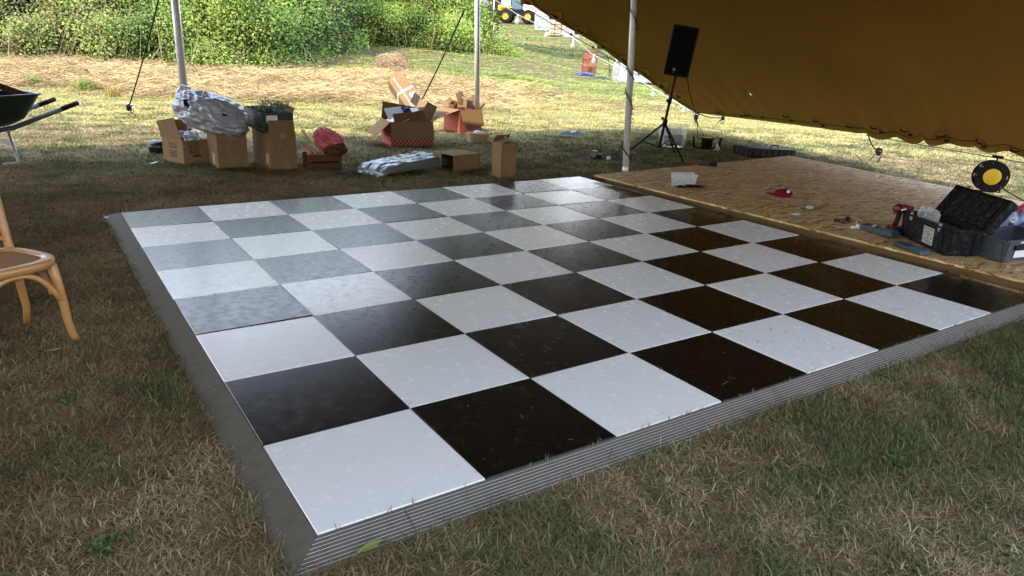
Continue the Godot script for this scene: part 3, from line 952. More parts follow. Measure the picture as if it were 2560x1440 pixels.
# ---------- dance floor and stage ----------
func dance_floor():
	var t := thing("dance_floor", "black and white chequered dance floor laid on the lawn", "dance floor")
	var S := 0.61
	var b := B.new()
	b.box(Vector3(0, -0.014, 0), Vector3(S - 0.0035, 0.028, S - 0.0035), Basis(), 0.0022)
	var tile := b.mesh()
	for j in 8:
		for i in 8:
			var ax := rng.randfn(0, 0.0038)
			var az := rng.randfn(0, 0.0038)
			if i == 0 and j == 3: ax = -0.012
			var p := Vector3((i + 0.5) * S, 0.045 + rnd(-0.0012, 0.0012), -(j + 0.5) * S)
			share(t, "tile", tile, M.white_tile if (i + j) % 2 == 0 else M.black_tile, p, Basis(Vector3.RIGHT, ax) * Basis(Vector3(0, 0, 1), az))
	# sub-frame below the tiles
	var fr := B.new()
	for k in 9:
		fr.box(Vector3(k * S, 0.006, -4 * S), Vector3(0.05, 0.012, 8 * S - 0.02))
	part(t, "subframe", fr, M.trim)
	# bevelled edging: front, left, back and right
	var W := 0.115
	var front := [-0.0, 0.29, 1.54, 2.14, 3.37, 4.94]
	for k in front.size() - 1:
		edging(t, Vector3(front[k] + (0.0 if k else -0.0), 0, 0), Vector3(front[k + 1] - front[k], 0, 0), Vector3(0, 0, W), k == 0, false, 9)
	var left := [0.0, -1.22, -3.66, -4.88]
	for k in left.size() - 1:
		edging(t, Vector3(0, 0, left[k]), Vector3(0, 0, left[k + 1] - left[k]), Vector3(-W, 0, 0), k == 0, k == 2, -1)
	edging(t, Vector3(-0.005, 0, -4.885), Vector3(4.93, 0, 0), Vector3(0, 0, -0.05), false, false, 0)
	edging(t, Vector3(4.885, 0, -4.93), Vector3(0, 0, 4.93), Vector3(0.045, 0, 0), false, false, 0)
	var cb := B.new()   # corner piece at the back left
	cb.slab(Vector3(-0.003, 0.041, -4.885), Vector3(-0.003, 0.006, -4.995), Vector3(-0.118, 0.004, -4.995), Vector3(-0.118, 0.006, -4.885), 0.004)
	part(t, "edge_corner", cb, M.trim)
	# screw heads on the front tiles and on some at the right
	var sc := B.new()
	for a in [[4, 0], [6, 0], [5, 1], [7, 1], [7, 3], [7, 0]]:
		for k in 14:
			var x: float = (a[0] + 0.08 + 0.84 * rng.randf()) * S
			var z: float = -(a[1] + 0.08 + 0.84 * rng.randf()) * S
			sc.lathe([Vector2(0.0042, 0.0), Vector2(0.0036, 0.0012), Vector2(0.0, 0.0012)], 7, Transform3D(Basis(), Vector3(x, 0.0465, z)))
	var so := part(t, "screw_heads", sc, M.ink)
	so.set_meta("kind", "stuff")
func edging(t: Node, o: Vector3, along: Vector3, out: Vector3, mitre0: bool, mitre1: bool, ribs: int):
	var top := 0.0435
	var gap := along.normalized() * 0.0015
	var on := out.normalized()
	var m0 := along.normalized() * -out.length() if mitre0 else gap
	var m1 := along.normalized() * out.length() if mitre1 else -gap
	var i0 := o + on * 0.002 + (Vector3.ZERO if mitre0 else gap) + Vector3.UP * top
	var i1 := o + on * 0.002 + along - (Vector3.ZERO if mitre1 else gap) + Vector3.UP * top
	var e0 := o + out + m0 + Vector3.UP * 0.006
	var e1 := o + out + along + m1 + Vector3.UP * 0.006
	var b := B.new()
	if along.cross(out).y < 0:
		b.slab(i1, i0, e0, e1, 0.006)
		b.quad(e0, e0 - Vector3.UP * 0.006, e1 - Vector3.UP * 0.006, e1)
	else:
		b.slab(i0, i1, e1, e0, 0.006)
		b.quad(e1, e1 - Vector3.UP * 0.006, e0 - Vector3.UP * 0.006, e0)
	var seg := part(t, "edge_ramp", b, M.ramp if ribs != 0 else M.trim)
	if ribs <= 0: return
	var rb := B.new()
	var n := ((i1 - i0).cross(e0 - i0)).normalized()
	if n.y < 0: n = -n
	var dn := (e0 - o - m0 - Vector3.UP * 0.006 + Vector3.UP * 0.006 - (i0 - o)).normalized()
	for k in ribs - 1:
		var f := (k + 1.0) / ribs
		var a := i0.lerp(e0, f) + n * 0.0004
		var c := i1.lerp(e1, f) + n * 0.0004
		var w := on * 0.0007
		rb.quad(a - w, c - w, c + n * 0.0012, a + n * 0.0012)
		rb.quad(a + n * 0.0012, c + n * 0.0012, c + w, a + w)
	part(seg, "ribbing", rb, M.rib)

func stage():
	var t := thing("stage_deck", "low stage deck of strand board sheets on timber beside the dance floor", "stage")
	var H := 0.10
	var fl := Vector3(4.91, H, -4.66)
	var fr := Vector3(8.89, H, -4.94)
	var nl := Vector3(5.06, H, 1.30)
	var nr := Vector3(8.02, H, 1.20)
	var at := func(a, c): return fl.lerp(fr, a).lerp(nl.lerp(nr, a), c)
	var cuts_c := [[0.0, 0.405, 0.81, 1.0], [0.0, 0.20, 0.61, 1.0], [0.0, 0.41, 0.80, 1.0]]
	for i in 3:
		var a0: float = i / 3.0
		var a1: float = (i + 1) / 3.0
		for j in cuts_c[i].size() - 1:
			var c0: float = cuts_c[i][j] + 0.0004
			var c1: float = cuts_c[i][j + 1] - 0.0004
			var lift := Vector3.UP * rnd(-0.001, 0.0015)
			var b := B.new()
			b.slab(at.call(a0 + 0.0005, c0) + lift, at.call(a0 + 0.0005, c1) + lift, at.call(a1 - 0.0005, c1) + lift, at.call(a1 - 0.0005, c0) + lift, 0.018)
			part(t, "board_sheet", b, M.osb)
	# a small offcut fills the notch at the pole
	var tb := B.new()
	tb.box(Vector3(5.075, 0.040, -1.66), Vector3(0.045, 0.080, 5.90), Basis(Vector3.UP, 0.010), 0.003)
	part(t, "joist", tb, M.timber)
	for k in 2:
		var jb := B.new()
		jb.box(Vector3(6.3 + k * 1.2, 0.040, -1.7), Vector3(0.045, 0.080, 6.0), Basis(Vector3.UP, -0.03 * (k + 1)), 0.003)
		part(t, "joist", jb, M.timber)
	var fb := B.new()
	var c0 := Vector3(5.16, 0.04, -4.56)
	var c1 := Vector3(8.80, 0.04, -4.84)
	fb.box((c0 + c1) * 0.5, Vector3((c1 - c0).length(), 0.08, 0.045), Basis(Vector3.UP, 0.0768), 0.003)
	part(t, "rim_joist", fb, M.timber)
	# a pale packing batten under the near end of the front joist
	var pk := B.new()
	pk.box(Vector3(5.035, 0.012, -0.35), Vector3(0.02, 0.018, 0.42), Basis(), 0.002)
	part(t, "packing_batten", pk, M.pale_wood)

# ---------- poles, ropes, lights ----------
func pole(label: String, base: Vector3, top: Vector3, r: float):
	var t := thing("tent_pole", label, "tent pole", base, 0.0, "tent poles")
	var d := top - base
	var b := B.new()
	b.tube([Vector3(0, 0.06, 0) + d * 0.0, d], r, 20)
	part(t, "tube", b, M.alu, true)
	var fb := B.new()
	fb.lathe([Vector2(0, 0), Vector2(r * 0.95, 0), Vector2(r * 1.0, 0.02), Vector2(r * 0.9, 0.062), Vector2(0, 0.062)], 16)
	part(t, "foot", fb, M.alu, true)
	var tb := B.new()
	tb.ball(d, Vector3(r * 1.6, r * 0.8, r * 1.6), 12)
	part(t, "top_pad", tb, M.black, true)
func guy(label: String, m: Material, top: Vector3, peg: Vector3, r: float, gear := true):
	var t := thing("guy_rope", label, "guy rope", peg, 0.0, "tent guy ropes")
	var d := top - peg
	var pts := []
	for i in 13:
		var f := i / 12.0
		pts.append(Vector3(0, 0.16, 0).lerp(d, f) - Vector3.UP * 0.05 * sin(PI * f))
	var b := B.new()
	b.tube(pts, r, 6)
	part(t, "rope", b, m, true)
	if not gear: return
	var s := B.new()
	s.tube([Vector3(0, -0.02, 0), Vector3(-d.x, 0, -d.z).normalized() * 0.07 + Vector3(0, 0.20, 0)], 0.011, 8)
	s.ball(Vector3(-d.x, 0, -d.z).normalized() * 0.07 + Vector3(0, 0.205, 0), Vector3(0.024, 0.015, 0.024), 10)
	part(t, "stake", s, M.steel, true)
	var k := B.new()
	for i in 5:
		var a := rnd(0, TAU)
		var c := Vector3(0, 0.13 + 0.012 * i, 0)
		var loop := []
		for j in 9:
			var q := TAU * j / 8.0
			loop.append(c + Vector3(cos(q) * 0.045 * cos(a), sin(q) * 0.035, cos(q) * 0.045 * sin(a)))
		k.tube(loop, 0.008, 5, false)
	for i in 3:
		k.tube([Vector3(0, 0.14, 0), Vector3(rnd(-0.06, 0.10), 0.10, rnd(-0.06, 0.06)), Vector3(rnd(-0.12, 0.16), 0.0, rnd(-0.1, 0.1))], 0.007, 5)
	part(t, "knot", k, M.rope, true)
	var cap := B.new()
	cap.box(Vector3(0.05, 0.19, -0.02), Vector3(0.08, 0.035, 0.05), Basis(Vector3.UP, 0.3), 0.008)
	part(t, "ratchet", cap, M.steel)

func poles_and_ropes():
	pole("thick pale tent pole behind the silver bag", Vector3(1.235, 0, -8.62), Vector3(1.235, 3.0, -8.60), 0.050)
	var base := zp(1193, 310, -9.55)
	base.y = 0.0
	var top := zp(1193, -22, -8.85)
	pole("pale tent pole standing behind the striped carton of packaging", base, Vector3(top.x, 2.45, top.z), 0.044)
	var pb := gp(1563, 428, 0.1)
	var L := Vector2(pb.x - CAM.x, pb.z - CAM.z).length()
	var pt := far_at(1585, 0, L)
	var d := (pt - pb) / (pt.y - pb.y)
	pole("tent pole wound with fairy lights at the corner of the stage", pb, pb + d * 3.0, 0.038)
	# fairy lights wound round that pole
	var fl := thing("fairy_lights", "dark wire fairy lights wound round the stage pole", "fairy lights", pb)
	var w := B.new()
	var pts := []
	for i in 300:
		var f := i / 299.0
		var a := f * TAU * 6.0 + 1.5 * sin(f * 19.0)
		pts.append(d * (0.12 + 2.75 * f) + Vector3(cos(a), 0, sin(a)) * (0.043 + 0.004 * sin(i * 1.7)))
	w.tube(pts, 0.0038, 4)
	var pts2 := []
	for i in 300:
		var f := i / 299.0
		var a := f * TAU * 6.0 + 1.5 * sin(f * 19.0) + 0.25 * sin(f * 60.0)
		pts2.append(d * (0.14 + 2.75 * f) + Vector3(cos(a), 0, sin(a)) * 0.047)
	w.tube(pts2, 0.0032, 4)
	part(fl, "wire", w, M.rope, true)
	var bb := B.new()
	for i in 150:
		var p: Vector3 = pts[rng.randi() % 300]
		var axis := d * p.y / d.y
		var out := (p - axis).normalized()
		var dr := (out * rnd(0.3, 1) + Vector3(rnd(-0.6, 0.6), rnd(-0.9, 0.9), rnd(-0.6, 0.6))).normalized()
		bb.tube([p, p + dr * rnd(0.02, 0.055)], [0.0035, 0.0022], 4)
	part(fl, "light_spikes", bb, M.rope).set_meta("kind", "stuff")
	# guy ropes
	guy("black guy rope pegged in the sunlit lawn left of the boxes", M.rope, zp(415, -75, -8.7), gp(325, 290), 0.011)
	var pg := far_at(1045, 238, 15.5)
	guy("dark green guy rope pegged behind the long carton", M.green_rope, zp(1160, 25, -9.0), Vector3(pg.x, land(pg.x, pg.z) + 0.05, pg.z), 0.014, false)
	var corner := tent_point(1.0, 0.0)
	guy("guy rope from the low tent corner to the peg farthest from the stage", M.rope, corner, gp(1805, 312), 0.010)
	guy("short guy rope under the low tent corner by the clear bin", M.rope, corner + Vector3(0, 0.02, 0.1), gp(1738, 312), 0.010)
	guy("guy rope from the folded low tent edge to a peg in the sunlit lawn", M.rope, tent_hit(2170, 336), gp(2192, 404), 0.009)
	# long thin tension line along the low edge
	var tl := B.new()
	tl.tube([far_at(2165, 338, 12.3), far_at(2360, 372, 12.0), far_at(2600, 414, 11.6), far_at(2900, 470, 11.0)], 0.006, 5)
	one("tension_line", tl, M.rope, "thin dark line stretched below the folded edge of the tent", "rope", Vector3.ZERO, 0.0, true)
	# loose rope lines from the tent corner to the cable drum
	var lr := B.new()
	lr.tube([corner, far_at(1738, 300, 15.2), far_at(1752, 325, 13.4), gp(1760, 340, 0.17)], 0.006, 5)
	one("slack_rope", lr, M.rope, "slack thin rope hanging from the tent corner to the cable drum", "rope", Vector3.ZERO, 0.0, true)

func festoon():
	var t := thing("festoon_lights", "white festoon cable of clear bulbs strung below the tent edge", "festoon lights", Vector3.ZERO)
	var px := [[1150, -50], [1216, -12], [1240, 2], [1293, 36], [1367, 73], [1434, 96], [1484, 138], [1560, 178], [1632, 222], [1690, 255], [1736, 284]]
	var zz := -8.95
	var pts := []
	for a in px: pts.append(zp(a[0], a[1], zz))
	var cv := Curve3D.new()
	for i in pts.size():
		var dd: Vector3 = (pts[mini(i + 1, pts.size() - 1)] - pts[maxi(i - 1, 0)]) * 0.16
		cv.add_point(pts[i], -dd, dd)
	var line := []
	for p in cv.tessellate(4, 3): line.append(p)
	var b := B.new()
	b.tube(line, 0.0075, 6)
	part(t, "cable", b, M.white_cable, true)
	var sock := B.new()
	sock.lathe([Vector2(0, 0.0), Vector2(0.016, 0.0), Vector2(0.018, -0.05), Vector2(0.0, -0.05)], 10)
	var sm := sock.mesh(true)
	var bl := B.new()
	bl.lathe([Vector2(0.013, 0.0), Vector2(0.016, -0.015), Vector2(0.033, -0.05), Vector2(0.036, -0.075), Vector2(0.026, -0.10), Vector2(0.0, -0.112)], 12)
	var bm := bl.mesh(true)
	for a in [[1216, -12], [1295, 36], [1367, 71], [1434, 97], [1485, 136], [1633, 221], [1710, 262]]:
		var p := zp(a[0], a[1], zz)
		var q := share(t, "socket", sm, M.white_cable, p, Basis(Vector3(0, 0, 1), rnd(-0.15, 0.15)))
		share(q, "bulb", bm, M.bulb, Vector3(0, -0.048, 0))
	# a second, dark line beside it
	var k := B.new()
	var l2 := []
	for a in [[1290, 3], [1340, 36], [1428, 87], [1482, 119], [1536, 152], [1600, 191], [1664, 234], [1738, 284]]: l2.append(zp(a[0], a[1], -8.80))
	k.tube(l2, 0.006, 5)
	one("lacing_cord", k, M.rope, "thin black cord laced along the rising tent edge", "cord", Vector3.ZERO, 0.0, true)

# ---------- cartons and what is in them ----------
func wall(t: Node, called: String, a: Vector3, b: Vector3, c: Vector3, d: Vector3, m: Material, th := 0.005) -> MeshInstance3D:
	var q := B.new()
	q.slab(a, b, c, d, th)
	return part(t, called, q, m)
# An open carton. flaps: side letter -> [degrees from upright, outwards positive; length]
func carton(label: String, at: Vector3, yaw: float, w: float, d: float, h: float, m: Material, flaps := {}, inside: Material = null, slot := false, called := "carton") -> Node3D:
	var t := thing(called, label, "carton", at, yaw, "cartons on the lawn")
	var x := w * 0.5
	var z := d * 0.5
	var y0 := 0.004
	wall(t, "base_panel", Vector3(-x, y0 + 0.005, z), Vector3(x, y0 + 0.005, z), Vector3(x, y0 + 0.005, -z), Vector3(-x, y0 + 0.005, -z), m)
	if slot:
		var b := B.new()
		var sy := h * 0.36
		var sx := w * 0.155
		var e := 0.024
		b.box(Vector3(0, (sy - e * 0.5 + y0) * 0.5, z - 0.0025), Vector3(w, sy - e * 0.5 - y0, 0.005))
		b.box(Vector3(0, (sy + e * 0.5 + h) * 0.5, z - 0.0025), Vector3(w, h - sy - e * 0.5, 0.005))
		for s in [-1, 1]: b.box(Vector3(s * (sx + x) * 0.5, sy, z - 0.0025), Vector3(x - sx, e, 0.005))
		part(t, "side_panel", b, m)
	else:
		wall(t, "side_panel", Vector3(-x, y0, z), Vector3(x, y0, z), Vector3(x, h, z), Vector3(-x, h, z), m)
	wall(t, "side_panel", Vector3(x, y0, -z), Vector3(-x, y0, -z), Vector3(-x, h, -z), Vector3(x, h, -z), m)
	wall(t, "side_panel", Vector3(x, y0, z - 0.006), Vector3(x, y0, -z + 0.006), Vector3(x, h, -z + 0.006), Vector3(x, h, z - 0.006), m)
	wall(t, "side_panel", Vector3(-x, y0, -z + 0.006), Vector3(-x, y0, z - 0.006), Vector3(-x, h, z - 0.006), Vector3(-x, h, -z + 0.006), m)
	for k in flaps:
		var f: Array = flaps[k]
		var out: Vector3 = {"f": Vector3(0, 0, 1), "b": Vector3(0, 0, -1), "l": Vector3(-1, 0, 0), "r": Vector3(1, 0, 0)}[k]
		var side: Vector3 = Vector3.UP.cross(out)
		var half: float = (x if k in ["f", "b"] else z) - 0.004
		var dist: float = (z if k in ["f", "b"] else x)
		var a := deg_to_rad(f[0])
		var dr := Vector3.UP * cos(a) + out * sin(a)
		var o := out * (dist + (0.001 if f[0] > 0 else -0.004)) + Vector3.UP * (h + 0.001)
		var skew: float = f[2] if f.size() > 2 else 0.0
		var p0 := o - side * half
		var p1 := o + side * half
		var p2: Vector3 = o + side * (half - absf(skew) * 0.3) + dr * (f[1] + skew)
		var p3: Vector3 = o - side * (half - absf(skew) * 0.3) + dr * (f[1] - skew)
		wall(t, "flap", p0, p1, p2, p3, inside if inside else m, 0.004)
	return t
func print_mark(t: Node, called: String, rects: Array, m: Material, o: Vector3, right: Vector3, up: Vector3):
	var n := right.cross(up).normalized()
	var b := B.new()
	for r in rects:
		var a: Vector3 = o + right * r[0] + up * r[1] + n * 0.001
		b.quad(a, a + right * r[2], a + right * r[2] + up * r[3], a + up * r[3])
	part(t, called, b, m)
func care_icons(t: Node, o: Vector3, right: Vector3, up: Vector3, s: float):
	var r := []
	for i in 2:
		for j in 2:
			var x := i * s * 1.08
			var y := j * s * 1.08
			var e := s * 0.055
			r.append_array([[x, y, s, e], [x, y + s - e, s, e], [x, y, e, s], [x + s - e, y, e, s]])
	var X := func(i, j): return Vector2(i * s * 1.08, j * s * 1.08)
	var add := func(i, j, list):
		for q in list: r.append([X.call(i, j).x + q[0] * s, X.call(i, j).y + q[1] * s, q[2] * s, q[3] * s])
	add.call(0, 1, [[0.3, 0.2, 0.4, 0.12], [0.22, 0.32, 0.56, 0.1], [0.46, 0.42, 0.07, 0.35], [0.46, 0.7, 0.2, 0.07]])
	add.call(1, 1, [[0.38, 0.2, 0.24, 0.24], [0.2, 0.45, 0.18, 0.1], [0.62, 0.45, 0.18, 0.1], [0.25, 0.6, 0.12, 0.2], [0.63, 0.6, 0.12, 0.2]])
	add.call(0, 0, [[0.2, 0.15, 0.6, 0.12], [0.27, 0.27, 0.46, 0.1], [0.38, 0.37, 0.24, 0.1], [0.46, 0.45, 0.08, 0.4], [0.33, 0.78, 0.34, 0.07]])
	add.call(1, 0, [[0.2, 0.14, 0.6, 0.06], [0.28, 0.24, 0.09, 0.5], [0.62, 0.24, 0.09, 0.5], [0.22, 0.68, 0.21, 0.09], [0.56, 0.68, 0.21, 0.09]])
	print_mark(t, "handling_symbols", r, M.ink, o, right, up)

func crumple(c: Vector3, size: Vector3, seed_: int, amt: float, n := 40, power := 2.0, bs := Basis(), skip = null, oct := 3) -> B:
	var f := FastNoiseLite.new()
	f.seed = seed_
	f.frequency = 1.6
	f.noise_type = FastNoiseLite.TYPE_SIMPLEX
	f.fractal_type = FastNoiseLite.FRACTAL_RIDGED
	f.fractal_octaves = oct
	var b := B.new()
	b.grid(n * 2, n, func(u, v):
		var a: float = u * TAU
		var e: float = (v - 0.5) * PI
		var d := Vector3(cos(e) * cos(a), sin(e), cos(e) * sin(a))
		if v <= 0.0: d = Vector3.DOWN
		if v >= 1.0: d = Vector3.UP
		if u >= 1.0: d = Vector3(cos(e), sin(e), 0.0) if v > 0.0 and v < 1.0 else d
		var k := pow(pow(absf(d.x), power) + pow(absf(d.y), power) + pow(absf(d.z), power), -1.0 / power)
		var r := 1.0 + amt * f.get_noise_3d(d.x * 0.9, d.y * 1.3, d.z * 0.9)
		return c + bs * (d * k * r * size), skip)
	return b

func packing_boxes():
	# open carton with printed handling symbols
	var t := carton("open carton with black handling symbols, full of oddments", Vector3(1.025, 0, -7.65), 19.6, 0.33, 0.46, 0.285, M.card2, {"l": [14.0, 0.24, 0.04], "b": [-2.0, 0.20], "f": [88.0, 0.012]}, null, true)
	care_icons(t, Vector3(-0.095, 0.135, 0.231), Vector3.RIGHT, Vector3.UP, 0.062)
	var lines := []
	for k in 7: lines.append([-0.10 + 0.01 * (k % 2), 0.08 + 0.022 * k + (0.02 if k > 3 else 0.0), 0.17, 0.008])
	print_mark(t, "printed_lines", lines, M.ink, Vector3(-0.166, 0, 0.02), Vector3(0, 0, 1), Vector3.UP)
	# oddments in it
	for a in [[-0.02, 0.02, 0.30, 0.1], [0.10, -0.06, 0.36, 0.25]]:
		var wb := B.new()
		wb.box(Vector3(0, 0, 0), Vector3(0.035, 0.035, 0.24), Basis(Vector3.RIGHT, 1.1), 0.004)
		wb.box(Vector3(0.05, -0.02, 0.02), Vector3(0.03, 0.03, 0.2), Basis(Vector3.RIGHT, 1.3), 0.004)
		one("wooden_offcut", wb, M.dark_wood, "brown wooden offcuts sticking up in the carton with handling symbols", "offcut", Vector3(1.025, 0, -7.65) + Basis(Vector3.UP, deg_to_rad(19.6)) * Vector3(a[0], a[2] - 0.08, a[1] + 0.08), 19.6 + a[3] * 60.0, false, "wooden offcuts in the carton")
	one("plastic_bag", crumple(Vector3.ZERO, Vector3(0.11, 0.07, 0.08), 3, 0.5, 18), M.film, "crumpled clear plastic bag inside the carton with handling symbols", "plastic bag", Vector3(1.125, 0.30, -7.58), 0.0)
	one("plastic_roll", crumple(Vector3.ZERO, Vector3(0.11, 0.035, 0.035), 4, 0.2, 14), M.film, "roll of clear wrap inside the carton with handling symbols", "plastic wrap", Vector3(0.98, 0.33, -7.72), 25.0)
	# plain carton with its front flap folded down
	t = carton("plain brown carton with its front flap folded down, under the silver bag", Vector3(1.40, 0, -7.186), 2.0, 0.335, 0.44, 0.40, M.card, {"f": [158.0, 0.085], "l": [-60.0, 0.1], "r": [120.0, 0.06], "b": [-80.0, 0.1]})
	print_mark(t, "handle_tab", [[-0.045, 0.0, 0.09, 0.004], [-0.045, 0.022, 0.09, 0.003]], M.card_dark, Vector3(0, 0.29, 0.2205), Vector3.RIGHT, Vector3.UP)
	print_mark(t, "label", [[0, 0, 0.10, 0.12]], M.card_pale, Vector3(-0.1675, 0.05, -0.02), Vector3(0, 0, 1), Vector3.UP)
	# tall carton that carries the green one
	t = carton("tall brown carton with its front flap standing up, under the green carton", Vector3(1.899, 0, -7.008), 3.0, 0.31, 0.62, 0.435, M.card, {"f": [-14.0, 0.14, 0.0], "l": [62.0, 0.20]})
	print_mark(t, "handle_tab", [[-0.045, 0.0, 0.09, 0.003], [-0.045, 0.026, 0.09, 0.003]], M.card_dark, Vector3(0, 0.325, 0.3105), Vector3.RIGHT, Vector3.UP)
	for tp in [[-0.035, 0.0, 0.07, 0.075], [0.005, -0.355, 0.06, 0.09]]: print_mark(t, "tape", [tp], M.card2, Vector3(0, 0.36, 0.3105), Vector3.RIGHT, Vector3.UP)
	print_mark(t, "pen_mark", [[-0.03, 0.13, 0.006, 0.05], [-0.012, 0.12, 0.006, 0.09], [0.0, 0.16, 0.03, 0.005]], M.card_dark, Vector3(0, 0.08, 0.3105), Vector3.RIGHT, Vector3.UP)
	lines = []
	for k in 6: lines.append([0.0, 0.14 + 0.022 * k, 0.16, 0.008])
	print_mark(t, "printed_lines", lines, M.card_dark, Vector3(-0.1555, 0.05, 0.0), Vector3(0, 0, 1), Vector3.UP)
	print_mark(t, "label", [[0, 0, 0.09, 0.12]], M.card_pale, Vector3(-0.1555, 0.07, 0.16), Vector3(0, 0, 1), Vector3.UP)
	# green carton full of grey-green foliage
	var g := carton("dark green open carton full of grey-green foliage, on the tall carton", Vector3(1.875, 0.437, -7.10), 2.0, 0.37, 0.66, 0.225, M.green_card, {"r": [28.0, 0.06]}, M.card_dark, false, "green_carton")
	g.rotation.x = 0.04
	print_mark(g, "label", [[-0.13, 0.10, 0.13, 0.08]], M.paper, Vector3(0.0, 0.02, 0.331), Vector3.RIGHT, Vector3.UP)
	var fo := B.new()
	for k in 46:
		var a := rnd(0, TAU)
		var p := Vector3(rnd(-0.13, 0.13), rnd(0.0, 0.04), rnd(-0.25, 0.25))
		var dr := Vector3(cos(a), rnd(0.05, 0.75), sin(a)).normalized()
		var ln := rnd(0.10, 0.2)
		var e := p + dr * ln
		fo.tube([p, (p + e) * 0.5 + Vector3(0, 0.01, 0), e], 0.002, 3)
		for j in 9:
			var q := p.lerp(e, (j + 1) / 9.0)
			var sd := dr.cross(Vector3(rnd(-1, 1), rnd(-1, 1), rnd(-1, 1))).normalized()
			var tip := q + sd * rnd(0.03, 0.05) + dr * 0.02
			var wv := dr * 0.008
			fo.quad(q, (q + tip) * 0.5 + wv, tip, (q + tip) * 0.5 - wv)
	one("foliage_bundle", fo, M.sage, "bundle of narrow grey-green leaves lying in the green carton", "foliage", g.position + Vector3(0, 0.19, 0), 2.0)
	# silver bag across the first two cartons
	var torn := func(u, v):
		var a := Vector2(u - 0.165, (v - 0.62) * 0.5)
		var c := Vector2(u - 0.335, (v - 0.60) * 0.5)
		return (absf(a.x) * 0.5 + absf(a.y) * 1.8 + 0.3 * absf(a.x + a.y)) < 0.016 or (absf(c.x) * 0.8 + absf(c.y) * 0.55 + 0.5 * absf(c.x - c.y * 0.6)) < 0.026
	var bag := thing("silver_bag", "big crumpled silver plastic bag with two torn holes, lying across the cartons", "bag", far_at(530, 279, 9.22) + Vector3(0, -0.02, 0), -34.0)
	var tilt := Basis(Vector3(0, 0, 1), -0.30)
	part(bag, "skin", crumple(Vector3.ZERO, Vector3(0.40, 0.20, 0.26), 12, 0.15, 60, 2.3, tilt, torn, 2), M.silver_bag, true)
	part(bag, "filling", crumple(Vector3.ZERO, Vector3(0.33, 0.15, 0.19), 13, 0.2, 16, 2.2, tilt), M.dark_wood)
	var neck := B.new()
	neck.tube([Vector3(-0.30, 0.17, 0.02), Vector3(-0.34, 0.225, 0.0), Vector3(-0.31, 0.26, 0.0), Vector3(-0.22, 0.265, 0.02)], [0.07, 0.05, 0.05, 0.02], 9)
	part(bag, "gathered_neck", neck, M.silver_bag)
	# short black cylinder
	var cy := thing("black_drum", "short black cylinder lying on its side with two pale prongs, left of the cartons", "drum", far_at(398, 366, 10.4), -28.0)
	cy.position.y = 0.088
	var b := B.new()
	b.lathe([Vector2(0.0, -0.10), Vector2(0.072, -0.10), Vector2(0.084, -0.095), Vector2(0.086, 0.0), Vector2(0.086, 0.10), Vector2(0.078, 0.105), Vector2(0.070, 0.10), Vector2(0.065, 0.03), Vector2(0.0, 0.03)], 24, Transform3D(Basis(Vector3(0, 0, 1), PI / 2), Vector3.ZERO))
	part(cy, "body", b, M.black_gloss, true)
	for s in [-1, 1]:
		var pb := B.new()
		pb.tube([Vector3(0.10, 0.012 + 0.022 * s, 0.02), Vector3(0.20, 0.012 + 0.022 * s, 0.02)], 0.008, 8)
		part(cy, "prong", pb, M.steel, true)
	# slatted crate of wooden sticks
	var o := Vector3(2.365, 0, -6.68)
	var cr := thing("slatted_crate", "dark slatted wooden crate of turned sticks beside the tall carton", "crate", o, -7.0)
	for y in [0.05, 0.145]:
		for s in [-1, 1]:
			b = B.new(); b.box(Vector3(0, y, s * 0.155), Vector3(0.40, 0.075, 0.012), Basis(), 0.002); part(cr, "slat", b, M.dark_wood)
			b = B.new(); b.box(Vector3(s * 0.194, y, 0), Vector3(0.012, 0.075, 0.296), Basis(), 0.002); part(cr, "slat", b, M.dark_wood)
	for sx in [-1, 1]:
		for sz in [-1, 1]:
			b = B.new(); b.box(Vector3(sx * 0.174, 0.095, sz * 0.135), Vector3(0.026, 0.185, 0.026), Basis(), 0.002); part(cr, "corner_post", b, M.dark_wood)
	b = B.new()
	for k in 4: b.box(Vector3(0, 0.012, -0.11 + 0.073 * k), Vector3(0.37, 0.010, 0.06))
	part(cr, "floor_slats", b, M.dark_wood)
	var stick := B.new()
	stick.tube([Vector3(0, 0, 0), Vector3(0, 0.02, -0.25), Vector3(0, 0.04, -0.27)], [0.016, 0.013, 0.010], 9)
	var sm := stick.mesh(true)
	for k in 13:
		var s := MeshInstance3D.new()
		s.name = numbered("wooden_stick")
		s.mesh = sm
		s.material_override = M.pale_wood
		add_child(s)
		s.position = o + Basis(Vector3.UP, -0.12) * Vector3(-0.165 + 0.026 * k, 0.14 + 0.03 * (k % 2) + (0.02 if k < 5 else 0.0), 0.11 - 0.03 * (k % 3))
		s.rotation = Vector3(rnd(0.05, 0.45), rnd(-0.25, 0.45), 0)
		tag(s, "pale turned wooden stick lying in the dark slatted crate", "stick", "sticks in the slatted crate")
	var rule := B.new()
	rule.box(Vector3(0, 0, 0), Vector3(0.03, 0.022, 0.26), Basis(), 0.003)
	var ro := one("folding_rule", rule, M.yellow, "yellow stick leaning in the slatted crate behind the pink bag", "stick", far_at(771, 341, 9.05), 20.0)
	ro.rotation.x = 0.5
	var pk := thing("pink_bag", "pink printed plastic bag slumped over the slatted crate", "bag", far_at(822, 350, 8.98), -34.0)
	var tw := Basis(Vector3(0, 0, 1), -0.45)
	part(pk, "skin", crumple(Vector3.ZERO, Vector3(0.165, 0.11, 0.10), 15, 0.2, 34, 2.4, tw, null, 2), M.pink_bag)
	part(pk, "dark_contents", crumple(Vector3(0.085, -0.095, 0.02), Vector3(0.12, 0.08, 0.11), 16, 0.25, 16), M.dark_wood)
	var pr := []
	for k in 5: pr.append([-0.10 + 0.012 * k, 0.03 - 0.018 * k, 0.12, 0.006])
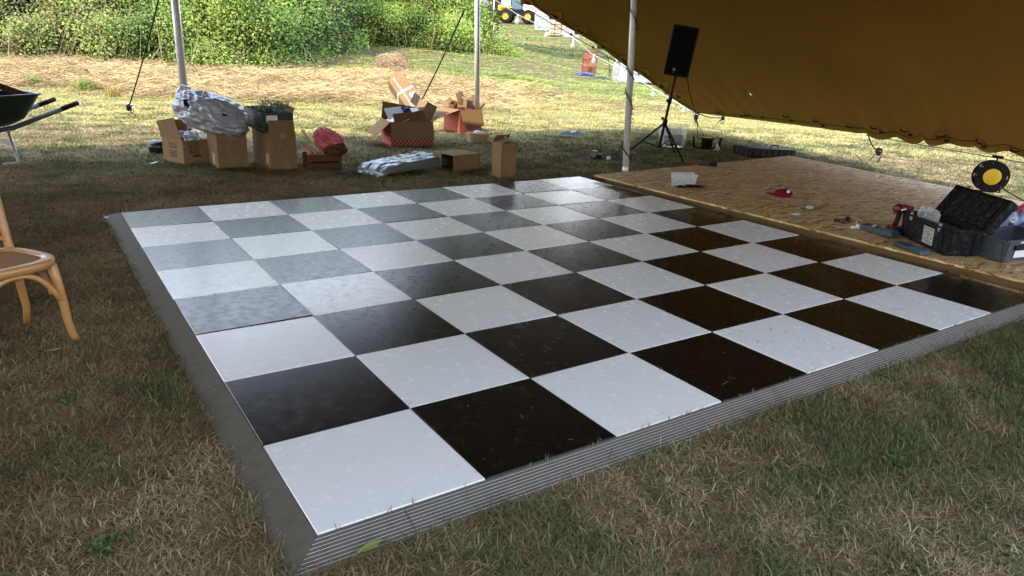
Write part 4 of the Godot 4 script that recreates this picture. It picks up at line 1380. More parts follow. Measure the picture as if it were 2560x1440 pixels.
	print_mark(pk, "print", pr, M.red_print, Vector3(0.0, 0.02, 0.118), Vector3(0.94, -0.34, 0), Vector3(0.34, 0.94, 0))

func red_boxes():
	var t := carton("wide red striped carton with flaps open, nearer the flat sack", Vector3(4.25, 0, -8.30), -9.0, 0.64, 0.56, 0.37, M.stripes, {"f": [163.0, 0.27, 0.0], "l": [132.0, 0.30, 0.02], "b": [-4.0, 0.20, 0.05], "r": [62.0, 0.26, -0.03]}, M.card, false, "striped_carton")
	var base := t.position
	var turn := Basis(Vector3.UP, deg_to_rad(-9.0))
	var loose := func(label, m, p, size, rot: Vector3, cat):
		var b := B.new()
		b.box(Vector3.ZERO, size, Basis(), 0.0015)
		var o := one("card_piece" if cat == "cardboard" else "paper_sheet", b, m, label, cat, base + turn * p, 0.0)
		o.basis = turn * Basis.from_euler(rot)
		return o
	loose.call("brown card panel standing inside the front of the wide striped carton", M.card_dark, Vector3(-0.02, 0.42, 0.20), Vector3(0.48, 0.17, 0.005), Vector3(-0.25, 0.0, 0.12), "cardboard")
	loose.call("crumpled newsprint sheet lying in the wide striped carton", M.newsprint, Vector3(-0.17, 0.44, 0.0), Vector3(0.27, 0.004, 0.30), Vector3(0.75, 0.2, 0.15), "paper")
	loose.call("white sheet tucked behind the front panel of the wide striped carton", M.paper, Vector3(-0.17, 0.39, 0.12), Vector3(0.30, 0.004, 0.2), Vector3(0.3, 0.1, 0.3), "paper")
	loose.call("small pale carton lid leaning at the back of the wide striped carton", M.card_pale, Vector3(0.26, 0.47, -0.12), Vector3(0.17, 0.16, 0.006), Vector3(-0.5, 0.0, 0.1), "cardboard")
	var sb := B.new()
	sb.box(Vector3.ZERO, Vector3(0.16, 0.30, 0.055), Basis(), 0.003)
	var so := one("slim_carton", sb, M.card_dark, "slim brown carton sticking up from the wide striped carton", "carton", base + turn * Vector3(0.31, 0.47, 0.06), 0.0)
	so.basis = turn * Basis.from_euler(Vector3(-0.25, -0.5, -0.42))
	one("blue_cloth", crumple(Vector3.ZERO, Vector3(0.11, 0.10, 0.08), 19, 0.4, 16), M.navy, "dark blue cloth bundled in the wide striped carton", "cloth", base + turn * Vector3(0.02, 0.44, -0.12), 0.0)
	# the second striped carton
	var t2 := carton("red striped carton full of small packaging, beside the tent pole", Vector3(5.96, 0, -9.62), 4.0, 0.46, 0.52, 0.40, M.stripes, {"f": [160.0, 0.27, 0.02], "l": [106.0, 0.30, -0.03], "b": [60.0, 0.2], "r": [40.0, 0.12]}, M.card, false, "striped_carton")
	base = t2.position
	turn = Basis(Vector3.UP, deg_to_rad(4.0))
	var names_ := ["open end up", "on its side", "leaning back", "lying flat on top"]
	var spec := [[Vector3(0.02, 0.56, -0.1), Vector3(0.13, 0.22, 0.07), Vector3(-0.2, 0.3, 0.25)], [Vector3(0.05, 0.48, 0.08), Vector3(0.15, 0.13, 0.09), Vector3(0.1, 0.2, -0.05)], [Vector3(0.20, 0.50, 0.02), Vector3(0.11, 0.21, 0.08), Vector3(-0.3, -0.3, 0.5)], [Vector3(-0.15, 0.45, -0.08), Vector3(0.16, 0.10, 0.1), Vector3(0.2, 0.6, 0.3)]]
	for k in 4:
		var b := B.new()
		var s: Vector3 = spec[k][1]
		var h := s * 0.5
		b.slab(Vector3(-h.x, -h.y, h.z), Vector3(h.x, -h.y, h.z), Vector3(h.x, h.y, h.z), Vector3(-h.x, h.y, h.z), 0.003)
		b.slab(Vector3(h.x, -h.y, -h.z), Vector3(-h.x, -h.y, -h.z), Vector3(-h.x, h.y, -h.z), Vector3(h.x, h.y, -h.z), 0.003)
		b.slab(Vector3(h.x, -h.y, h.z - 0.004), Vector3(h.x, -h.y, -h.z + 0.004), Vector3(h.x, h.y, -h.z + 0.004), Vector3(h.x, h.y, h.z - 0.004), 0.003)
		b.slab(Vector3(-h.x, -h.y, -h.z + 0.004), Vector3(-h.x, -h.y, h.z - 0.004), Vector3(-h.x, h.y, h.z - 0.004), Vector3(-h.x, h.y, -h.z + 0.004), 0.003)
		b.slab(Vector3(-h.x, h.y + 0.002, -h.z), Vector3(h.x, h.y + 0.002, -h.z), Vector3(h.x, h.y + h.z, -h.z * 2.2), Vector3(-h.x, h.y + h.z, -h.z * 2.2), 0.003)
		var o := one("small_carton", b, M.card2, "small tan carton %s in the striped carton by the pole" % names_[k], "carton", base + turn * spec[k][0], 0.0, false, "small packaging cartons")
		o.basis = turn * Basis.from_euler(spec[k][2])
	loose.call("white paper sheet standing up from the packaging by the tent pole", M.paper, Vector3(0.17, 0.66, -0.12), Vector3(0.13, 0.17, 0.003), Vector3(-0.2, 0.3, -0.6), "paper")
	loose.call("small white sheet lying on the packaging by the tent pole", M.paper, Vector3(0.08, 0.53, 0.14), Vector3(0.12, 0.003, 0.1), Vector3(0.5, 0.2, 0.1), "paper")
	loose.call("torn brown card lying on the packaging by the tent pole", M.card, Vector3(-0.08, 0.43, 0.14), Vector3(0.25, 0.004, 0.10), Vector3(0.15, 0.1, 0.05), "cardboard")
	# long carton leaning behind the first
	var lo := far_at(1052, 292, 12.6)
	var hi := far_at(990, 202, 13.1)
	var lc := thing("long_carton", "long tan carton with a white strap, leaning in the sun behind the striped cartons", "carton", lo)
	var ax := (hi - lo).normalized()
	var zz := (CAM - lo).normalized() * 0.75 + Vector3.UP * 0.9 + SR * -0.15
	zz = (zz - ax * zz.dot(ax)).normalized()
	var bs := Basis(ax.cross(zz), ax, zz)
	lc.basis = bs
	var ln := (hi - lo).length()
	var b2 := B.new()
	b2.box(Vector3(0, ln * 0.5, 0), Vector3(0.30, ln, 0.22), Basis(), 0.004)
	part(lc, "body", b2, M.card2)
	var st := B.new()
	st.box(Vector3(0, ln * 0.62, 0), Vector3(0.306, 0.04, 0.226), Basis(Vector3(0, 0, 1), 0.12))
	part(lc, "strap", st, M.paper)
	var fl := B.new()
	fl.box(Vector3(0.03, ln + 0.04, 0.10), Vector3(0.15, 0.09, 0.004))
	part(lc, "flap", fl, M.card2)
	print_mark(lc, "shipping_label", [[0, 0, 0.10, 0.13]], M.paper, Vector3(0.02, ln * 0.36, 0.1105), Vector3.RIGHT, Vector3.UP)
	print_mark(lc, "tape", [[-0.02, 0, 0.035, ln - 0.01]], M.card_pale, Vector3(-0.05, 0.005, 0.1102), Vector3.RIGHT, Vector3.UP)
	# oval basket
	var bk := thing("basket", "small oval wicker basket of odds and ends beside the striped carton", "basket", Vector3(5.44, 0, -8.20), -34.0)
	var wv := B.new()
	for k in 9:
		var y := 0.012 + 0.0155 * k
		var loop := []
		for j in 33:
			var q := TAU * j / 32.0
			var r := 0.145 + 0.03 * k / 8.0 + 0.003 * sin(j * PI + k * PI)
			loop.append(Vector3(cos(q) * r, y, sin(q) * r * 0.68))
		wv.tube(loop, 0.0088, 6, false)
	part(bk, "weave", wv, M.wicker, true)
	var bt := B.new()
	bt.lathe([Vector2(0, 0.012), Vector2(0.14, 0.012)], 24, Transform3D(Basis.from_scale(Vector3(1, 1, 0.68)), Vector3.ZERO))
	part(bk, "bottom", bt, M.wicker)
	var rimb := B.new()
	var rl := []
	for j in 33:
		var q := TAU * j / 32.0
		rl.append(Vector3(cos(q) * 0.176, 0.15, sin(q) * 0.12))
	rimb.tube(rl, 0.012, 8, false)
	part(bk, "rim", rimb, M.wicker, true)
	one("paper_bundle", crumple(Vector3.ZERO, Vector3(0.065, 0.04, 0.05), 25, 0.4, 12), M.paper, "crumpled white paper in the oval basket", "paper", bk.position + Vector3(-0.02, 0.15, 0.0))
	one("cloth_bundle", crumple(Vector3.ZERO, Vector3(0.06, 0.035, 0.05), 26, 0.35, 12), M.card_pale, "beige cloth balled up in the oval basket", "cloth", bk.position + Vector3(0.08, 0.145, 0.05))
	one("leaf_sprig", leaf_blob(), M.sage, "green sprig in the left end of the oval basket", "foliage", bk.position + Vector3(-0.11, 0.14, -0.03))
func leaf_blob() -> B:
	var b := B.new()
	for k in 40:
		var p := Vector3(rng.randfn(0, 0.02), rng.randfn(0.01, 0.02), rng.randfn(0, 0.02))
		var d := Vector3(rnd(-1, 1), rnd(-0.2, 1), rnd(-1, 1)).normalized() * 0.03
		var s := d.cross(Vector3.UP).normalized() * 0.008
		b.quad(p, p + d * 0.5 + s, p + d, p + d * 0.5 - s)
	return b

func sack_and_cartons():
	var s := thing("flat_sack", "flat grey-green plastic sack with long creases, lying on the lawn", "sack", Vector3(3.26, 0.0, -6.24), 21.0)
	var f := FastNoiseLite.new()
	f.seed = 71
	f.frequency = 1.0
	f.noise_type = FastNoiseLite.TYPE_SIMPLEX
	f.fractal_type = FastNoiseLite.FRACTAL_RIDGED
	f.fractal_octaves = 3
	var shape := func(u, v):
		var a: float = v * TAU
		var x: float = (u - 0.5) * 1.16
		var taper: float = pow(maxf(0.0, 1.0 - pow(absf(u - 0.5) * 2.0, 6.0)), 0.45)
		var cx := signf(cos(a)) * pow(absf(cos(a)), 0.55)
		var sy := signf(sin(a)) * pow(absf(sin(a)), 0.65)
		var wz := 0.25 * (0.86 + 0.14 * taper)
		var hy: float = (0.058 + 0.035 * u) * taper
		var wr := 0.022 * f.get_noise_2d(x * 0.9, cx * 0.9 + sy * 0.5 + x * 0.35) * taper
		return Vector3(x, maxf(0.003, 0.008 + hy + sy * hy + wr * (1.0 if sy > -0.5 else 0.0)), cx * (wz + wr * 0.6) + 0.03 * sin(x * 5.0))
	var b := B.new()
	b.grid(120, 72, shape)
	part(s, "skin", b, M.sack, false)
	var hem := B.new()
	hem.grid(20, 4, func(u, v): return Vector3(-0.62 + 0.08 * v, 0.012 + 0.03 * v + 0.012 * sin(u * 14.0) * (1.0 - v), (u - 0.5) * 0.42))
	part(s, "end_seam", hem, M.sack)
	var fl := B.new()
	fl.grid(14, 6, func(u, v): return Vector3(0.02 + 0.24 * u, 0.05 - 0.045 * v + 0.008 * sin(u * 9.0), 0.24 + 0.10 * v * (1.0 - 0.4 * u)))
	part(s, "loose_flap", fl, M.sack)
	print_mark(s, "printed_label", [[0.17, -0.16, 0.20, 0.03], [0.16, -0.10, 0.22, 0.05], [0.19, -0.02, 0.18, 0.06], [0.30, 0.06, 0.1, 0.03]], M.paper, Vector3(0, 0.176, 0), Vector3.RIGHT, Vector3(0, -0.03, -1))
	# carton lying on its side, its open end to the sack
	var t := thing("carton", "brown carton lying on its side with its open end to the flat sack", "carton", Vector3(3.875, 0, -6.09), 10.8, "cartons on the lawn")
	var w := 0.43; var d := 0.40; var h := 0.205
	var x := w * 0.5; var z := d * 0.5
	wall(t, "side_panel", Vector3(-x, 0.005, z), Vector3(x, 0.005, z), Vector3(x, h, z), Vector3(-x, h, z), M.card)
	wall(t, "side_panel", Vector3(x, 0.005, -z), Vector3(-x, 0.005, -z), Vector3(-x, h, -z), Vector3(x, h, -z), M.card)
	wall(t, "side_panel", Vector3(-x, h + 0.005, z), Vector3(x, h + 0.005, z), Vector3(x, h + 0.005, -z), Vector3(-x, h + 0.005, -z), M.card2)
	wall(t, "side_panel", Vector3(-x, 0.005, -z + 0.006), Vector3(x, 0.005, -z + 0.006), Vector3(x, 0.005, z - 0.006), Vector3(-x, 0.005, z - 0.006), M.card)
	wall(t, "base_panel", Vector3(x, 0.006, z - 0.006), Vector3(x, 0.006, -z + 0.006), Vector3(x, h - 0.001, -z + 0.006), Vector3(x, h - 0.001, z - 0.006), M.card)
	wall(t, "flap", Vector3(-x - 0.001, 0.007, -z), Vector3(-x - 0.02, 0.007, -0.01), Vector3(-x - 0.02, h, -0.01), Vector3(-x - 0.001, h, -z), M.card)
	wall(t, "flap", Vector3(-x - 0.001, 0.012, z), Vector3(-x + 0.002, 0.012, -z), Vector3(-x - 0.19, 0.018, -z + 0.02), Vector3(-x - 0.20, 0.022, z - 0.04), M.card2)
	lettering(t, "print", "FRAGILE", 0.045, M.card_dark, Vector3(-x + 0.075, h * 0.5, z + 0.001), Basis(Vector3(0, 0, 1), PI / 2))
	# tall narrow carton
	t = carton("tall narrow brown carton with its top half open, beside the dance floor", Vector3(4.135, 0, -5.41), -2.0, 0.20, 0.22, 0.405, M.card, {"f": [-86.0, 0.11], "l": [-62.0, 0.12], "b": [-40.0, 0.11], "r": [-88.0, 0.09]})
	var lip := B.new()
	lip.box(Vector3(0.02, 0.45, -0.04), Vector3(0.05, 0.02, 0.004), Basis(Vector3(0, 0, 1), 0.3))
	part(t, "tape_end", lip, M.paper)
	# a scrap of white paper
	var sp := B.new()
	sp.slab(Vector3(-0.04, 0.02, 0.03), Vector3(0.04, 0.035, 0.03), Vector3(0.04, 0.03, -0.03), Vector3(-0.04, 0.018, -0.03), 0.002)
	one("paper_scrap", sp, M.paper, "small white paper scrap on the grass in front of the black cylinder", "paper", gp(385, 412), 20.0)

func barrow_and_chair():
	# wheelbarrow, handles to the right
	var t := thing("wheelbarrow", "dark green wheelbarrow with steel legs, its handles pointing to the boxes", "wheelbarrow", Vector3(-0.86, 0, -8.31), 20.0)
	var b := B.new()
	var rim := [Vector3(0.44, 0.76, 0.32), Vector3(0.44, 0.76, -0.32), Vector3(-0.55, 0.72, -0.34), Vector3(-0.55, 0.72, 0.34)]
	var bot := [Vector3(0.25, 0.44, 0.22), Vector3(0.25, 0.44, -0.22), Vector3(-0.30, 0.36, -0.18), Vector3(-0.30, 0.36, 0.18)]
	var rr := func(c: Array, k: float) -> Array:
		var o := []
		for i in 4:
			var p: Vector3 = c[i]
			var a: Vector3 = c[(i + 3) % 4]
			var e: Vector3 = c[(i + 1) % 4]
			for j in 5:
				var f := j / 4.0
				var p0 := p.lerp(a, k)
				var p1 := p.lerp(e, k)
				o.append(p0.lerp(p, f).lerp(p.lerp(p1, f), f))
		return o
	var R: Array = rr.call(rim, 0.16)
	var mid := []
	for i in 4: mid.append((bot[i] as Vector3).lerp(rim[i], 0.18))
	var Mi: Array = rr.call(mid, 0.22)
	var bo2 := []
	for i in 4: bo2.append((bot[i] as Vector3) * Vector3(0.8, 1, 0.8))
	var Bo: Array = rr.call(bo2, 0.3)
	for i in 20:
		var j := (i + 1) % 20
		b.quad(R[i], R[j], Mi[j], Mi[i])
		b.quad(Mi[i], Mi[j], Bo[j], Bo[i])
		b.tri(Bo[i], Bo[j], Vector3(-0.02, 0.41, 0))
	part(t, "tub", b, M.barrow, true)
	b = B.new()
	b.tube(R + [R[0]], 0.014, 8, false)
	part(t, "rim", b, M.barrow, true)
	for s in [-1, 1]:
		b = B.new()
		var h0 := Vector3(-0.95, 0.20, s * 0.06)
		var h1 := Vector3(-0.30, 0.335, s * 0.20)
		var h2 := Vector3(0.10, 0.405, s * 0.29)
		var h3 := Vector3(0.62, 0.585, s * 0.30)
		b.tube([h0, h1, h2, h3], 0.026, 10)
		part(t, "handle", b, M.grey_plastic, true)
		b = B.new()
		b.tube([h3, h3 + Vector3(0.19, 0.066, 0)], 0.028, 12)
		part(t, "grip", b, M.black, true)
		b = B.new()
		b.tube([h2 + Vector3(-0.06, -0.02, 0), Vector3(0.09, 0.03, s * 0.30), Vector3(0.06, 0.012, s * 0.30), Vector3(-0.06, 0.012, s * 0.30)], 0.016, 8)
		part(t, "leg", b, M.galv, true)
		b = B.new()
		b.box(Vector3(-0.06, 0.28, s * 0.295), Vector3(0.34, 0.05, 0.008), Basis(Vector3(0, 0, 1), -0.38), 0.002)
		b.box(Vector3(-0.08, 0.21, s * 0.295), Vector3(0.36, 0.03, 0.008), Basis(Vector3(0, 0, 1), -0.30), 0.002)
		part(t, "leg_brace", b, M.galv)
	b = B.new()
	b.lathe([Vector2(0.0, -0.04), Vector2(0.14, -0.04), Vector2(0.19, -0.03), Vector2(0.20, 0.0), Vector2(0.19, 0.03), Vector2(0.14, 0.04), Vector2(0, 0.04)], 24, Transform3D(Basis(Vector3.RIGHT, PI / 2), Vector3(-0.95, 0.20, 0)))
	part(t, "wheel", b, M.tyre, true)
	b = B.new()
	b.box(Vector3(0, 0, 0), Vector3(0.55, 0.03, 0.12), Basis(), 0.004)
	b.box(Vector3(-0.05, -0.035, 0.02), Vector3(0.55, 0.03, 0.10), Basis(), 0.004)
	var pl := one("plank", b, M.dark_wood, "brown planks lying in the wheelbarrow tub", "plank", far_at(0, 212, 10.1), 20.0)
	pl.rotation.z = -0.42
	# cross-back chair
	t = thing("bentwood_chair", "honey wood bentwood chair with a cane seat on the lawn", "chair", Vector3(-0.79, 0, -2.12), 27.0)
	# seat ring: a rounded trapezium
	var ring := func(k: float, y: float) -> Array:
		var o := []
		for i in 48:
			var a := TAU * i / 48.0
			var c := signf(cos(a)) * pow(absf(cos(a)), 0.62)
			var s := signf(sin(a)) * pow(absf(sin(a)), 0.62)
			var w := 0.212 + 0.018 * s
			o.append(Vector3(c * w * k, y, s * 0.212 * k))
		return o
	var A: Array = ring.call(1.0, 0.462)
	var A2: Array = ring.call(1.015, 0.452)
	var A3: Array = ring.call(0.995, 0.425)
	var C: Array = ring.call(0.80, 0.464)
	var C2: Array = ring.call(0.795, 0.448)
	var C3: Array = ring.call(0.85, 0.425)
	b = B.new()
	for i in 48:
		var j := (i + 1) % 48
		for pr in [[A, A2], [A2, A3], [A3, C3], [C3, C2], [C2, C], [C, A]]:
			b.quad(pr[0][j], pr[0][i], pr[1][i], pr[1][j])
	part(t, "seat_frame", b, M.chair_wood, true)
	# woven cane: strands both ways
	b = B.new()
	var inside := func(x: float, z: float) -> bool: return pow(absf(x) / 0.172, 3.2) + pow(absf(z) / 0.170, 3.2) < 1.0
	for dirn in 2:
		for k in 58:
			var q := -0.17 + 0.34 * k / 57.0
			var lim := 0.17 * pow(maxf(0.0, 1.0 - pow(absf(q) / 0.172, 3.2)), 1.0 / 3.2)
			if lim < 0.01: continue
			var h := 0.4545 + 0.0012 * dirn
			if dirn == 0: b.box(Vector3(q, h, 0), Vector3(0.0046, 0.0012, lim * 2.0))
			else: b.box(Vector3(0, h, q), Vector3(lim * 2.0, 0.0012, 0.0046))
	part(t, "cane_seat", b, M.cane)
	# front legs
	for s in [-1, 1]:
		b = B.new()
		b.tube([Vector3(s * 0.175, 0.43, 0.165), Vector3(s * 0.19, 0.33, 0.163), Vector3(s * 0.205, 0.22, 0.158), Vector3(s * 0.222, 0.12, 0.138), Vector3(s * 0.243, 0.045, 0.124), Vector3(s * 0.267, 0.0, 0.116)], [0.0215, 0.021, 0.019, 0.018, 0.017, 0.016], 14)
		part(t, "leg", b, M.chair_wood, true)
	# rear legs run on up as the posts of the back
	for s in [-1, 1]:
		b = B.new()
		b.tube([Vector3(s * 0.24, 0.0, -0.293), Vector3(s * 0.225, 0.12, -0.235), Vector3(s * 0.20, 0.26, -0.205), Vector3(s * 0.185, 0.40, -0.195), Vector3(s * 0.178, 0.47, -0.20), Vector3(s * 0.185, 0.62, -0.235), Vector3(s * 0.195, 0.80, -0.285)], [0.016, 0.017, 0.019, 0.0205, 0.0195, 0.018, 0.016], 14)
		part(t, "rear_post", b, M.chair_wood, true)
	b = B.new()
	var hoop := []
	for i in 17:
		var f := i / 16.0
		var x := -0.215 + 0.43 * f
		hoop.append(Vector3(x, 0.835 + 0.045 * sin(PI * f), -0.295 - 0.05 * sin(PI * f)))
	b.tube(hoop, 0.024, 12)
	part(t, "top_rail", b, M.chair_wood, true)
	for s in [-1, 1]:
		b = B.new()
		var cr := []
		for i in 13:
			var f := i / 12.0
			cr.append(Vector3(s * lerpf(-0.17, 0.18, f), lerpf(0.49, 0.80, f), lerpf(-0.205, -0.285, f) - 0.04 * sin(PI * f) - 0.006 * s))
		b.tube(cr, 0.010, 8)
		part(t, "cross_stave", b, M.chair_wood, true)
	# bent braces under the seat
	var arch := func(p0: Vector3, p1: Vector3, drop: float) -> B:
		var q := B.new()
		var pts := []
		for i in 17:
			var f := i / 16.0
			var y := 0.415 - drop * pow(absf(f - 0.5) * 2.0, 2.6)
			pts.append(Vector3(lerpf(p0.x, p1.x, f), y, lerpf(p0.z, p1.z, f)))
		q.tube(pts, 0.0125, 10)
		return q
	part(t, "brace", arch.call(Vector3(-0.178, 0, 0.185), Vector3(0.178, 0, 0.185), 0.155), M.chair_wood, true)
	for s in [-1, 1]:
		part(t, "brace", arch.call(Vector3(s * 0.165, 0, 0.15), Vector3(s * 0.17, 0, -0.18), 0.13), M.chair_wood, true)

func rod(b: B, p: Vector3, q: Vector3, r: float, n := 10):
	b.tube([p, q], r, n)

func speaker():
	var L := 10.84
	var hub := far_at(1662, 307, L)
	var top := far_at(1689, 190, L)
	var ax := (top - hub).normalized()
	var foot := Vector3(hub.x - ax.x * 0.45, 0, hub.z - ax.z * 0.45)
	var t := thing("speaker_stand", "black tripod stand leaning under the loudspeaker", "speaker stand", foot)
	var o := foot
	var b := B.new()
	rod(b, hub - o - ax * 0.36, hub - o + ax * 0.30, 0.0195, 14)
	part(t, "lower_tube", b, M.black, true)
	b = B.new()
	rod(b, hub - o + ax * 0.26, top - o + ax * 0.05, 0.0165, 14)
	part(t, "upper_tube", b, M.black, true)
	b = B.new()
	rod(b, hub - o + ax * 0.27, hub - o + ax * 0.36, 0.027, 14)
	b.ball(hub - o + ax * 0.31 - SR * 0.035, Vector3(0.02, 0.02, 0.02), 10)
	part(t, "clamp", b, M.black, true)
	b = B.new()
	rod(b, hub - o - ax * 0.05, hub - o + ax * 0.05, 0.034, 14)
	b.ball(hub - o + ax * 0.06 - SR * 0.045, Vector3(0.022, 0.022, 0.022), 10)
	part(t, "hub", b, M.black, true)
	var feet := [gp(1563, 388), gp(1708, 407), gp(1686, 382)]
	feet[0] = gp(1560, 390)
	for p in feet:
		b = B.new()
		rod(b, hub - o, p - o + Vector3(0, 0.018, 0), 0.0145, 10)
		var leg := part(t, "leg", b, M.black, true)
		var fb := B.new()
		rod(fb, (p - o) + Vector3(0, 0.004, 0), (p - o).lerp(hub - o, 0.05) + Vector3(0, 0.012, 0), 0.019, 10)
		part(leg, "rubber_foot", fb, M.rope, true)
		b = B.new()
		rod(b, hub - o - ax * 0.35, (p - o).lerp(hub - o, 0.46), 0.008, 8)
		part(t, "brace", b, M.black, true)
	# loudspeaker
	var sp := thing("loudspeaker", "black box loudspeaker on the tripod stand", "loudspeaker", top)
	var side := SR.rotated(Vector3.UP, deg_to_rad(-14.0))
	side = (side - ax * side.dot(ax)).normalized()
	sp.basis = Basis(side, ax, side.cross(ax))
	var h := 0.66
	var prof := [Vector2(-0.165, 0.155), Vector2(0.165, 0.155), Vector2(0.175, 0.10), Vector2(0.135, -0.15), Vector2(0.09, -0.17), Vector2(-0.09, -0.17), Vector2(-0.135, -0.15), Vector2(-0.175, 0.10)]
	b = B.new()
	var n := prof.size()
	var lev := [[0.0, 0.93], [0.02, 1.0], [0.21, 1.0], [0.30, 1.0], [0.44, 1.0], [h - 0.02, 1.0], [h, 0.95]]
	for i in lev.size() - 1:
		for k in n:
			var k2 := (k + 1) % n
			var P := func(kk: int, e: Array) -> Vector3:
				var q: Vector2 = prof[kk] * float(e[1])
				var y: float = e[0]
				if (y > 0.25 and y < 0.46) and q.y < 0.0: q *= 0.80
				return Vector3(q.x, y, q.y)
			b.quad(P.call(k, lev[i]), P.call(k2, lev[i]), P.call(k2, lev[i + 1]), P.call(k, lev[i + 1]))
	for k in range(1, n - 1):
		for e in [[0.0, 0.93], [h, 0.95]]:
			var s: float = e[1]
			b.tri(Vector3(prof[0].x * s, e[0], prof[0].y * s), Vector3(prof[k + 1].x * s, e[0], prof[k + 1].y * s), Vector3(prof[k].x * s, e[0], prof[k].y * s))
	part(sp, "cabinet", b, M.black)
	b = B.new()
	b.box(Vector3(0, h * 0.5, 0.158), Vector3(0.30, h - 0.05, 0.010), Basis(), 0.004)
	part(sp, "grille", b, M.black_cloth)
	b = B.new()
	for k in 2: b.box(Vector3(0.13, 0.06 + 0.55 * k, -0.165), Vector3(0.05, 0.06, 0.03), Basis(), 0.006)
	part(sp, "rear_feet", b, M.black)
	b = B.new()
	var lp := []
	for j in 13: lp.append(Vector3(-0.035 + cos(TAU * j / 12.0) * 0.016, 0.085 + sin(TAU * j / 12.0) * 0.016, 0.165))
	b.tube(lp, 0.002, 5, false)
	b.box(Vector3(-0.039, 0.085, 0.165), Vector3(0.003, 0.022, 0.002))
	b.box(Vector3(-0.031, 0.085, 0.165), Vector3(0.003, 0.022, 0.002))
	b.box(Vector3(-0.038, 0.048, 0.165), Vector3(0.014, 0.004, 0.002))
	part(sp, "emblem", b, M.steel)
	# its cable
	b = B.new()
	b.tube([far_at(1717, 186, L + 0.1), far_at(1722, 225, L + 0.3), far_at(1732, 262, L + 0.6), far_at(1742, 290, L + 0.9), gp(1745, 350, 0.01), gp(1700, 352, 0.01)], 0.006, 6)
	one("speaker_cable", b, M.rope, "thin black cable hanging from the loudspeaker to the grass", "cable", Vector3.ZERO, 0.0, true)

func coil(b: B, c: Vector3, r: float, r2: float, turns: int, th: float, seed_: int):
	var q := RandomNumberGenerator.new()
	q.seed = seed_
	var pts := []
	for i in turns * 24 + 1:
		var a := TAU * i / 24.0
		var k := 1.0 + 0.10 * sin(a * 0.37 + seed_) + 0.05 * sin(a * 1.7)
		pts.append(c + Vector3(cos(a) * r * k, th + 0.010 * (i / 24.0) / 1.0 * 0.7 + 0.006 * sin(a * 2.3 + i * 0.1), sin(a) * r2 * k))
	b.tube(pts, th, 6)

